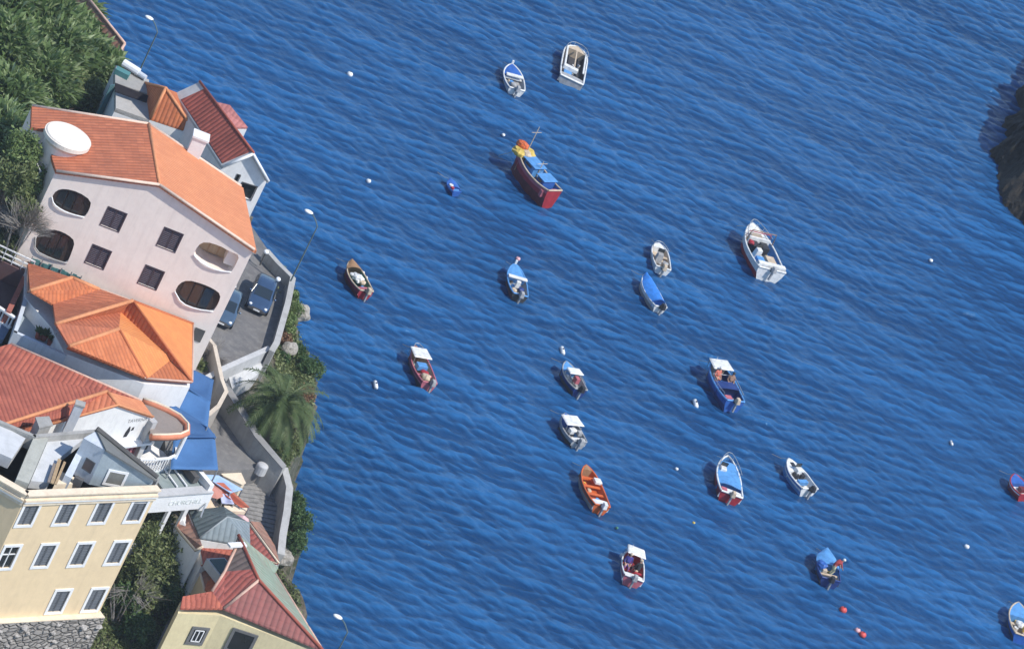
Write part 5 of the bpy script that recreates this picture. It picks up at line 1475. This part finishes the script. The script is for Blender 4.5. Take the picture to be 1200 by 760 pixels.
    for f in feats:
        k = f[0]
        if k == 'foredeck': deckplate(L/2-f[1]*L, L/2-.02, f[2], 'foredeck')
        elif k == 'sterndeck': deckplate(-L/2+.02, -L/2+f[1]*L, f[2], 'stern_deck', dz=-.03)
        elif k == 'cover':
            o = deckplate(-L/2+f[1]*L, -L/2+f[2]*L, f[3], 'tarpaulin', dz=.03, crown=f[4] if len(f) > 4 else .2, k=14, inset=1.01)
            for v in o.data.vertices: v.co.z += .07*mnoise.noise(v.co*3.1) if v.co.z > floor+.05 else 0
            for p in o.data.polygons: p.use_smooth = True
        elif k == 'thwart':
            for t in f[1]:
                x = -L/2+t*L; w, z = wid(x); m = MB(); m.box((x, 0, z*.78), (.22, 2*w-2*th, .05)); m.build('thwart', f[2], root, world=False)
        elif k == 'canopy':      # t, length, width fraction, height, colour
            x = -L/2+f[1]*L; w, z = wid(x); hw = W/2*f[3]; m = MB(); l = f[2]; zz = z+f[4]; nn = 6
            for s, e in ((1, .0), (.86, .07)):
                m.v += [Vector((x-l/2*s, -hw*s, zz+e)), Vector((x+l/2*s, -hw*s*.92, zz+e)), Vector((x+l/2*s, hw*s*.92, zz+e)), Vector((x-l/2*s, hw*s, zz+e))]
            m.f += [[0,1,2,3][::-1], [4,5,6,7], [0,1,5,4], [1,2,6,5], [2,3,7,6], [3,0,4,7]]; m.mi += [0]*6
            m.build('canopy', f[5], root, world=False, bevel=.03)
            m = MB()
            for sx in (-.42, .42):
                for sy in (-.85, .85): m.tube([(x+sx*l*1.05, sy*hw*.9, z*.8), (x+sx*l, sy*hw*.95, zz)], .022, 5)
            m.build('canopy_frame', METAL, root, world=False)
        elif k == 'cabin':       # t, length, width frac, height, colour
            x = -L/2+f[1]*L; l = f[2]; w_ = W*f[3]; h = f[4]; w, z = wid(x); m = MB()
            bot = [(x-l/2,-w_/2,floor),(x+l/2,-w_/2*.8,floor),(x+l/2,w_/2*.8,floor),(x-l/2,w_/2,floor)]; tz = z+h
            tp = [(x-l/2,-w_/2*.92,tz),(x+l/2-h*.35,-w_/2*.72,tz-.03),(x+l/2-h*.35,w_/2*.72,tz-.03),(x-l/2,w_/2*.92,tz)]
            m.prism([Vector(p) for p in bot], [Vector(p) for p in tp]); cb = m.build('cabin', f[5], root, world=False, bevel=.04)
            m = MB(); m.box((x+l/2-h*.12, 0, z+h*.55), (.05, w_*.62, h*.42), (Vector((.4,0,-1)).cross(Vector((0,1,0))).normalized()*-1, Vector((0,1,0)), Vector((-.38,0,1)).normalized())); m.build('windscreen', PANE, cb, world=False)
            for s in (-1, 1):
                m = MB(); m.box((x-.02, s*w_/2*.95, z+h*.5), (l*.5, .03, h*.4)); m.build('side_window', PANE, cb, world=False)
            if len(f) > 6:
                m = MB(); m.box((x-.05, 0, tz+.05), (l*1.12, w_*1.05, .06)); m.build('cabin_roof', f[6], cb, world=False, bevel=.02)
        elif k == 'console':
            x = -L/2+f[1]*L; y = f[3] if len(f) > 3 else 0; m = MB(); m.box((x, y, floor+.38), (.5,.5,.76), taper=.8); cb = m.build('console', f[2], root, world=False, bevel=.03)
            m = MB(); m.box((x+.18, y, floor+.9), (.04,.46,.28)); m.build('windscreen', PANE, cb, world=False)
        elif k == 'engine':
            x = -L/2; y = f[2] if len(f) > 2 else 0; w, z = wid(x); m = MB(); m.box((x-.22, y, z+.16), (.42,.32,.40), taper=.75); e = m.build('outboard_motor', f[1], root, world=False, bevel=.05)
            m = MB(); m.box((x-.20, y, z-.35), (.16,.10,.8)); m.build('leg', BG, e, world=False)
            m = MB(); m.box((x-.02, y, z-.02), (.14,.30,.24)); m.build('bracket', BDK, e, world=False)
        elif k == 'rail':
            t0, t1, h = f[1], f[2], f[3]; m = MB()
            A = []
            for i in range(9): x = -L/2+(t0+(t1-t0)*i/8)*L; w, z = wid(min(x, L/2-.05)); A.append(Vector((x, w*.92, z+h)))
            B_ = [Vector((p.x, -p.y, p.z)) for p in A[::-1]]; m.tube(A+B_, .022, 5)
            for p in (A+B_)[::2]: m.tube([p, p-Vector((0,0,h))], .016, 4)
            m.build('bow_rail' if t1 > .7 else 'side_rail', METAL, root, world=False)
        elif k == 'mast':
            x = -L/2+f[1]*L; w, z = wid(x); h = f[2]; m = MB(); m.tube([(x, 0, floor), (x, 0, z+h)], .045, 6, r2=.025); ms_ = m.build('mast', f[3], root, world=False)
            m = MB(); m.tube([(x, -.45, z+h*.8), (x, .45, z+h*.8)], .02, 5); m.build('crosstree', f[3], ms_, world=False)
        elif k == 'antenna':
            x = -L/2+f[1]*L; w, z = wid(x); m = MB(); m.tube([(x, w*.7, z), (x-.2, w*.8, z+f[2])], .015, 4); m.build('antenna', BW, root, world=False)
        elif k == 'stem':
            w, z = wid(L/2-.05); m = MB(); m.box((L/2-.04, 0, z+.12), (.12,.14,.36)); m.build('stem_post', f[1], root, world=False)
        elif k == 'heap':        # t, y, r, colour, name
            x = -L/2+f[1]*L; m = MB(); m.ball((0,0,0), f[3], 12, 8, (1.2,1,.6)); 
            for i, v in enumerate(m.v): m.v[i] = v*(1+.35*mnoise.noise(v*5+Vector((x,f[2],0))))+Vector((x, f[2], floor+(f[6] if len(f) > 6 else .2)))
            m.build(f[5], f[4], root, world=False)
        elif k == 'box':         # t, y, size, colour, name, z
            x = -L/2+f[1]*L; m = MB(); m.box((x, f[2], floor+f[6]+f[3][2]/2), f[3]); m.build(f[5], f[4], root, world=False, bevel=.02)
        elif k == 'fender':
            for t, s in f[1]:
                x = -L/2+t*L; w, z = wid(x); m = MB(); m.ball((x, s*(w+.07), z-.12), .11, 8, 6, (1,1,1.5)); m.build('fender', f[2], root, world=False, smooth=True)
        elif k == 'stripe':
            m = MB()
            for s in (-1, 1):
                for i in range(n-1):
                    (x0,w0,z0_),(x1,w1,z1_) = st[i], st[i+1]; q = [Vector((x0,s*(w0*.985+.012),z0_*.80)), Vector((x1,s*(w1*.985+.012),z1_*.80)), Vector((x1,s*(w1+.012),z1_*.95)), Vector((x0,s*(w0+.012),z0_*.95))]; m.poly(q)
            m.build('rubbing_strake', f[1], root, world=False, flip=False)
        elif k == 'arch':        # swept bulwark panel
            x = -L/2+f[1]*L; w, z = wid(x); m = MB(); m.tube([(x, -w*.95, z), (x, -w*.85, z+f[2]), (x, w*.85, z+f[2]), (x, w*.95, z)], .035, 6); m.build('arch', f[3], root, world=False)
    for q in range(4):      # loose gear left lying in the boat
        x = rr.uniform(-.36,.22)*L; w, z = wid(x); y = rr.uniform(-.6,.6)*w; m = MB(); s_ = rr.uniform(.08,.17)
        if q % 2: m.ball((0,0,0), s_, 9, 6, (1.3,1,.6)); m.v = [v*(1+.4*mnoise.noise(v*9+Vector((q,x,y))))+Vector((x, y, floor+s_*.6)) for v in m.v]; m.build('rope_coil', rr.choice([BTAN, BG, BW, BDK]), root, world=False)
        else: m.tube([(x,y,floor),(x,y,floor+s_*1.6)], s_*.8, 9, r2=s_); m.build('bucket', rr.choice([BK, BYEL, BLB, BR, BW, BG]), root, world=False)
    wb, zb = wid(L/2-.06); m = MB(); m.tube([(L/2-.05, 0, zb), (L/2+.5, .05, zb*.45), (L/2+1.3, .1, .02)], .016, 4); m.build('mooring_rope', BTAN, root, world=False)
    return root, L, floor

def person(boat, x, y, zf, yaw, pose, shirt, trousers, hat, lab):
    """one continuous skinned body in the boat's frame, standing-leaning or seated; separate object because a person can be lifted away"""
    root, L, fl = boat
    s = 1.0
    if pose == 'stand': J = {'pel':(0,0,.93),'ch':(.10,0,1.28),'nk':(.15,0,1.47),'hd':(.19,0,1.62),'lk':(.10,.12,.50),'lf':(-.02,.13,.06),'lt':(.16,.14,.03),'rk':(.04,-.13,.49),'rf':(-.10,-.15,.06),'rt':(.08,-.16,.03),
                 'ls':(.12,.20,1.40),'le':(.24,.26,1.15),'lh':(.46,.18,1.05),'rs':(.12,-.20,1.40),'re':(.22,-.27,1.14),'rh':(.45,-.2,1.02)}
    elif pose == 'bend': J = {'pel':(-.12,0,.86),'ch':(.16,0,1.12),'nk':(.30,0,1.24),'hd':(.42,0,1.33),'lk':(.08,.13,.47),'lf':(-.05,.14,.06),'lt':(.13,.15,.03),'rk':(.06,-.13,.47),'rf':(-.18,-.15,.06),'rt':(0,-.16,.03),
                 'ls':(.24,.19,1.19),'le':(.36,.22,.92),'lh':(.50,.14,.72),'rs':(.24,-.19,1.19),'re':(.38,-.22,.93),'rh':(.54,-.14,.75)}
    else: J = {'pel':(0,0,.50),'ch':(.03,0,.86),'nk':(.06,0,1.05),'hd':(.09,0,1.20),'lk':(.42,.13,.52),'lf':(.44,.14,.08),'lt':(.60,.14,.04),'rk':(.42,-.13,.52),'rf':(.40,-.15,.08),'rt':(.56,-.16,.04),
                 'ls':(.04,.19,.98),'le':(.10,.26,.72),'lh':(.34,.16,.62),'rs':(.04,-.19,.98),'re':(.10,-.26,.72),'rh':(.34,-.16,.62)}
    order = list(J); ed = [('pel','ch'),('ch','nk'),('nk','hd'),('pel','lk'),('lk','lf'),('lf','lt'),('pel','rk'),('rk','rf'),('rf','rt'),('ch','ls'),('ls','le'),('le','lh'),('ch','rs'),('rs','re'),('re','rh')]
    rad = {'pel':.145,'ch':.15,'nk':.06,'hd':.105,'lk':.075,'lf':.045,'lt':.04,'rk':.075,'rf':.045,'rt':.04,'ls':.07,'le':.048,'lh':.035,'rs':.07,'re':.048,'rh':.035}
    me = bpy.data.meshes.new('tmp_body'); me.from_pydata([J[k] for k in order], [(order.index(a), order.index(b)) for a, b in ed], [])
    o = bpy.data.objects.new('tmp_body', me); COL.objects.link(o); md = o.modifiers.new('skin', 'SKIN'); md.use_smooth_shade = True
    for i, k in enumerate(order): me.skin_vertices[0].data[i].radius = (rad[k], rad[k]*(1.25 if k in ('ch','pel') else 1)); me.skin_vertices[0].data[i].use_root = (k == 'pel')
    o.modifiers.new('sub', 'SUBSURF').levels = 1; o.modifiers['sub'].render_levels = 1
    bpy.context.view_layer.update(); nm = bpy.data.meshes.new_from_object(o.evaluated_get(bpy.context.evaluated_depsgraph_get())); bpy.data.objects.remove(o)
    nm.name = 'body'; nm.materials.clear()
    for mt in (shirt, trousers, SKIN, BK): nm.materials.append(mt)
    hd = Vector(J['hd']); pz = J['pel'][2]
    for p in nm.polygons:
        c = p.center
        if (c-hd).length < .15 or (c-Vector(J['lh'])).length < .13 or (c-Vector(J['rh'])).length < .13: k = 2
        elif c.z < .10 and pose != 'sit' or c.z < .12: k = 3
        elif c.z < pz+.02: k = 1
        else: k = 0
        p.material_index = k
    T = bpy.data.objects.new('person', None); COL.objects.link(T)
    Mx = Matrix.Translation(root.location) @ Matrix.Rotation(root.rotation_euler[2], 4, 'Z') @ Matrix.Translation((x, y, zf)) @ Matrix.Rotation(yaw, 4, 'Z')
    T.matrix_basis = Mx; tag(T, lab, 'person', 'people in the boats')
    b = bpy.data.objects.new('body', nm); COL.objects.link(b); b.parent = T
    m = MB(); m.ball(hd+Vector((-.01,0,.06)), .115, 10, 7, (1,1,.75)); m.v = [v for v in m.v]; m.build('hat' if hat else 'hair', hat or BK, T, world=False, smooth=True)
    # face details and hands with fingers
    m = MB(); m.ball(hd+Vector((.105,0,-.01)), .022, 6, 5); m.build('nose', SKIN, T, world=False)
    for side, hn in ((1,'lh'), (-1,'rh')):
        h = Vector(J[hn]); el_ = Vector(J[hn[0]+'e']); d = (h-el_).normalized(); m = MB(); sd = d.cross(Vector((0,0,1))).normalized()
        for q in range(4): o_ = h+sd*(q-1.5)*.021; m.tube([o_, o_+d*.06, o_+d*.09+Vector((0,0,-.03))], .009, 5)
        m.tube([h, h+sd*side*-.05+d*.03, h+sd*side*-.06+d*.06], .010, 5); m.build('fingers', SKIN, T, world=False)
    return T

# placed from the top of the photograph downwards
make_boat('rowing_boat', (606,107), (599,76), 1.75, 'small white boat with a blue foredeck and white seat, upper middle of the bay', BW, BW, BG, H=.5, feats=[('foredeck',.42,BB),('thwart',[.52],BW),('box',.50,0,(.28,1.25,.12),BW,'seat_board',.42),('engine',BG),('heap',.25,.1,.2,BG,'rope_coil'),('stripe',BB),('stem',BW)])
def workboat():
    r = make_boat('work_boat', (669,96), (676,54), 2.15, 'square grey work boat with two dark open holds, next to the small blue decked boat', BG, BR, BDK, H=.62, full=6, stern_w=.96, sheer=.25, gun=BW, floor=.15,
      feats=[('sterndeck',.13,BG),('box',.20,.35,(.5,.6,.35),BLB,'crate',.1),('box',.56,.72,(2.9,.13,.10),BW,'side_beam',.62),('box',.56,-.72,(2.9,.13,.10),BW,'side_beam',.62),('box',.58,0,(2.6,.10,.10),BTAN,'centre_beam',.60),('box',.27,.25,(.35,1.1,.3),BW,'engine_box',.45),('foredeck',.14,BTAN),('rail',.75,.97,.35)])
workboat()
fb = make_boat('fishing_boat', (651,230), (607,172), 1.9, 'red wooden fishing boat with blue cabin tops and yellow gear on the bow', BR, BMAR, BLB, H=1.3, sheer=.45, gun=BTAN, floor=.5,
   feats=[('foredeck',.22,BTAN),('cabin',.60,1.3,.62,.30,BLB,BLB),('cabin',.26,.9,.7,.30,BB,BLB),('heap',.86,-.3,.5,BYEL,'net_heap',1.15),('heap',.87,.45,.48,BYEL,'net_heap',1.2),('heap',.97,.05,.42,BO,'net_heap',1.5),('heap',.80,.1,.36,BTAN,'net_heap',1.3),
          ('mast',.83,2.3,BTAN),('mast',.45,1.0,BTAN),('heap',.45,.45,.26,BW,'rope_coil',.4),('box',.08,.5,(.25,.7,.5),BP,'fish_box',.2),('box',.08,-.45,(.25,.7,.5),BP,'fish_box',.2),('stripe',BP),('box',.46,-.35,(.9,.12,.1),BTAN,'boathook',.75)])
make_boat('dinghy', (536,226), (526,210), 1.0, 'tiny blue dinghy left of the red fishing boat', BB, BDB, BLB, H=.32, feats=[('cover',.3,.95,BB,.12),('thwart',[.25],BLB),('stripe',BLB)])
make_boat('small_boat', (430,344), (409,306), 1.55, 'small red hulled boat with a green inside and brown bow cover, nearest the palm cliff', BR, BMAR, BGR, H=.6, gun=BTAN, feats=[('cover',.72,.97,BWD,.2),('heap',.46,.05,.38,BW,'tarpaulin_bundle',.45),('heap',.56,.3,.2,BW,'float_bag',.45),('heap',.35,-.1,.25,BTAN,'rope_coil',.4),('engine',BTAN),('sterndeck',.14,BP),('fender',[(.55,-1),(.7,-1)],BW),('thwart',[.6],BGR)])
make_boat('small_boat', (610,348), (602,310), 1.6, 'small boat with a blue bow and white cross seat, below the red fishing boat', BDK, BMAR, BG, H=.55, gun=BLB, feats=[('foredeck',.45,BLB),('box',.53,0,(.30,1.35,.10),BW,'seat_board',.48),('box',.32,.08,(.2,.3,.5),BW,'pump_box',.2),('engine',BG),('heap',.2,.3,.2,BTAN,'rope_coil'),('heap',.3,-.25,.22,BDB,'net_heap'),('stem',BW)])
make_boat('small_boat', (504,452), (485,406), 1.55, 'pink edged boat with a white canopy and blue box, closest to the big palm', BP, BDK, BTAN, H=.62, gun=BP, feats=[('canopy',.72,1.15,.95,.36,BW),('box',.50,0,(.5,.7,.35),BLB,'cool_box',.2),('heap',.36,-.1,.26,BR,'life_jacket',.3),('heap',.18,.05,.3,BTAN,'sail_bag',.4),('engine',BG,-.1),('foredeck',.18,BWD),('thwart',[.28],BP),('stripe',BR),('rail',.78,.97,.3)])
make_boat('dinghy', (777,317), (772,284), 1.5, 'rounded white dinghy with a beige inside, above the blue covered boat', BW, BW, BTAN, H=.5, full=3.2, stern_w=.85, sheer=.3, feats=[('foredeck',.2,BW),('thwart',[.55],BTAN),('console',.34,BG,.25),('heap',.3,-.3,.22,BG,'bag'),('engine',BTAN),('rail',.7,.97,.2)])
make_boat('covered_boat', (775,362), (753,322), 1.45, 'slim boat wrapped in a bright blue tarpaulin', BW, BG, BLB, H=.5, feats=[('cover',.1,.97,bp_('tarp_blue', (.03,.20,.62), .7),.30),('engine',BK)])
make_boat('motor_cruiser', (905,320), (878,262), 2.75, 'large white motor boat with a red waterline and open cockpit', BW, BR, BLB, H=.95, full=2.0, stern_w=.92, sheer=.4, floor=.45,
   feats=[('foredeck',.30,BW),('box',.56,.42,(.75,.55,.55),BK,'seat',.1),('box',.56,-.38,(.75,.55,.55),BK,'seat',.1),('box',.64,0,(.12,1.7,.9),BW,'dashboard',0),('console',.40,BW,.4),('arch',.70,.5,BR),('box',.70,.2,(.5,.9,.15),BTAN,'cabin_hatch',.75),('box',.25,-.4,(1.0,.7,.3),BTAN,'cushion',.25),('box',.22,.5,(.7,.6,.3),BLB,'locker',.25),('box',.07,0,(.35,2.2,.45),BW,'stern_bench',.35),('arch',.62,.9,BWD),('rail',.66,.98,.4),('heap',.55,.8,.24,BR,'life_jacket',.7),('engine',BG),('antenna',.66,1.4)])
make_boat('small_boat', (681,459), (661,424), 1.5, 'small dark boat with a pale blue bow cover and white canopy, above its grey twin', BDB, BDK, BG, H=.55, gun=BG, feats=[('foredeck',.32,BLB),('canopy',.52,.7,.85,.4,BW),('box',.36,-.1,(.4,.3,.4),BP,'cool_box',.2),('engine',BK,.1),('heap',.22,.3,.22,BDK,'net_heap'),('rail',.2,.6,.15)])
make_boat('small_boat', (680,520), (660,485), 1.6, 'small cluttered grey boat with a white canopy, above the orange boat', BG, BDK, BG, H=.55, gun=BG, feats=[('foredeck',.28,BB),('canopy',.62,1.1,.98,.4,BW),('box',.36,.25,(.35,.3,.3),BW,'cool_box',.3),('box',.30,-.3,(.3,.3,.3),BG,'crate',.3),('heap',.40,0,.2,BW,'rope_coil',.5),('sterndeck',.16,BW),('engine',BG,.1),('thwart',[.45],BG)])
b13 = make_boat('fishing_boat', (863,474), (836,421), 2.05, 'long deep blue boat with a white hardtop and two people aboard', BB, BDB, BDB, H=.85, sheer=.35, gun=BLB, floor=.35, feats=[('canopy',.78,1.15,.86,.42,BW),('foredeck',.20,BTAN),('cover',.30,.48,BDB,.1),('thwart',[.55],BLB),('engine',BTAN),('box',.12,.3,(.4,.5,.3),BP,'fish_box',.2),('heap',.5,.5,.22,BWD,'net_heap',.4),('rail',.12,.6,.25),('antenna',.85,.9),('heap',.92,.0,.22,BWD,'anchor_rope',.85)])
make_boat('rowing_boat', (706,596), (684,545), 1.7, 'bright orange open boat with a white transom and outboard', BO, BG, BO, H=.6, gun=BO, feats=[('thwart',[.35,.55,.75],BO),('sterndeck',.16,BW),('engine',BW),('box',.66,-.5,(.5,.5,.18),BW,'seat_locker',.4),('foredeck',.12,BWD),('stripe',BK)])
make_boat('small_boat', (857,582), (850,535), 2.0, 'red and white boat with a blue deck sheet and white box to one side', BR, BMAR, BLB, H=.75, full=2.0, stern_w=.9, gun=BW, floor=.3, feats=[('cover',.22,.82,BLB,.10),('console',.62,BW,.42),('heap',.80,.1,.18,BDK,'anchor_rope',.5),('rail',.55,.97,.35),('sterndeck',.14,BW),('engine',BTAN),('box',.07,.55,(.3,.4,.3),BP,'fish_box',.3)])
make_boat('speedboat', (950,575), (922,536), 1.75, 'white speedboat with blue sides and dark seats, right of the red and white boat', BW, BLB, BW, H=.62, full=1.8, stern_w=.92, sheer=.25, gun=BW, floor=.2, feats=[('foredeck',.42,BW),('box',.50,.2,(.35,.35,.35),BK,'seat',.15),('box',.50,-.3,(.35,.35,.35),BK,'seat',.15),('box',.28,.05,(.3,.8,.3),BLB,'bench',.15),('console',.57,BW),('engine',BK),('stripe',BB),('box',.80,0,(.35,.3,.1),BK,'deck_hatch',.50)])
b17 = make_boat('small_boat', (742,680), (741,645), 1.75, 'stubby pink boat with red inside, white canopy and two people', BP, BW, BR, H=.6, full=3.0, stern_w=.85, gun=BW, feats=[('canopy',.78,1.0,.82,.45,BW),('thwart',[.35],BR),('sterndeck',.16,BW),('box',.5,.3,(.5,.5,.25),BMAR,'locker',.15),('engine',BG),('fender',[(.75,1)],BW),('antenna',.9,.7)])
b18 = make_boat('small_boat', (974,682), (967,645), 1.75, 'stubby dark boat with heaped blue sheets and a person leaning over', BDB, BDK, BLB, H=.6, full=3.0, stern_w=.85, gun=BDB, feats=[('cover',.45,.98,BLB,.25),('heap',.45,.45,.34,BB,'tarpaulin_bundle',.55),('thwart',[.25],BTAN),('engine',BK),('sterndeck',.12,BDK),('box',.3,.3,(.3,.3,.3),BTAN,'bait_box',.2)])
make_boat('small_boat', (1203,582), (1187,556), 1.6, 'reddish boat with a blue foredeck cut by the right edge, below the headland', BR, BMAR, BW, H=.55, feats=[('foredeck',.42,BB),('thwart',[.45],BW),('stripe',BW),('box',.3,0,(.4,.5,.3),BMAR,'cool_box',.2)])
make_boat('small_boat', (1199,748), (1192,706), 1.8, 'blue boat with beige side cut by the lower right edge', BB, BDK, BTAN, H=.62, gun=BTAN, feats=[('foredeck',.42,BLB),('heap',.4,0,.3,BW,'net_heap',.4),('thwart',[.4],BTAN),('box',.3,-.3,(.4,.3,.3),BYEL,'fish_box',.2)])
person(b18, -.35, -.25, .22, R(-80), 'bend', bp_('cloth_red', (.42,.06,.06), .8), bp_('cloth_pale_yellow', (.60,.58,.36), .8), BW, 'person in a red shirt and white hat leaning over in the dark stubby boat')
person(b13, .55, .45, .35, R(190), 'sit', bp_('cloth_salmon', (.62,.17,.12), .8), bp_('cloth_navy', (.03,.04,.10), .8), BW, 'person in a salmon top and white hat seated in the long deep blue boat')
person(b13, .15, -.45, .35, R(170), 'sit', bp_('cloth_brown', (.30,.18,.13), .8), bp_('cloth_grey', (.30,.30,.30), .8), None, 'person in a brown top with bare head seated in the long deep blue boat')
person(b17, -.1, .45, .22, R(180), 'sit', bp_('cloth_indigo', (.06,.05,.25), .8), bp_('cloth_violet', (.25,.10,.25), .8), BTAN, 'person in an indigo top and beige hat seated in the stubby pink boat')
person(b17, -.55, -.25, .22, R(20), 'sit', bp_('cloth_black', (.02,.02,.025), .8), bp_('cloth_grey', (.30,.30,.30), .8), BTAN, 'person in black with a beige hat at the stern of the stubby pink boat')

# ================================================================ BUOYS
def buoy(px, r, mat, lab, kind='round'):
    c = P(px[0], px[1], .08); root = thing('buoy', ground_at(c, 0), lab, 'buoy', 'mooring buoys')
    m = MB()
    if kind == 'round': m.ball(c, r, 12, 8, (1,1,.85))
    elif kind == 'long': m.tube([c+Vector((-r*.5,r*1.4,0)), c+Vector((-r*.4,r*1.0,.02)), c+Vector((r*.4,-r*1.0,.02)), c+Vector((r*.5,-r*1.4,0))], r*.6, 10)
    m.build('float', mat, root, smooth=True)
    m = MB(); m.tube([c+Vector((0,0,r*.6)), c+Vector((0,0,r*.95))], r*.22, 6); m.build('eye', BK, root)
BWT = bp_('buoy_white', (.85,.86,.86)); BRD = bp_('buoy_red', (.62,.08,.07)); BPK = bp_('buoy_pink', (.72,.40,.42))
for px, r, mt, kind, lab in [
 ((410,87),.22,BWT,'round','white buoy alone in the upper left water'), ((432,212),.17,BWT,'round','small white buoy left of the tiny blue dinghy'),
 ((440,451),.23,BWT,'long','white elongated buoy left of the pink edged boat'), ((659,411),.24,BWT,'long','white elongated buoy just above the small dark boat'),
 ((815,473),.25,BWT,'long','white elongated buoy at the left side of the long blue boat'), ((793,549),.12,BWT,'round','tiny white buoy between the orange boat and the red and white one'),
 ((590,158),.13,BWT,'round','tiny white buoy up left of the red fishing boat'), ((1091,305),.15,BWT,'round','small white buoy between the cruiser and the headland'),
 ((1115,519),.15,BWT,'long','slim white float left of the boat cut by the right edge'), ((1133,640),.18,BWT,'round','white buoy in the lower right water'),
 ((988,714),.26,BRD,'round','red buoy below the boat with the leaning person'), ((1005,738),.20,BPK,'round','pink buoy of the lowest touching pair'),
 ((1011,743),.24,BRD,'round','red buoy of the lowest touching pair'), ((607,303),.17,BPK,'round','pinkish buoy at the bow of the blue bow covered boat'),
 ((723,618),.10,BGR,'round','tiny green buoy above the stubby pink boat'), ((813,612),.10,BYEL,'round','tiny yellowish buoy left of the red and white boat')]:
    buoy(px, r, mt, lab, kind)
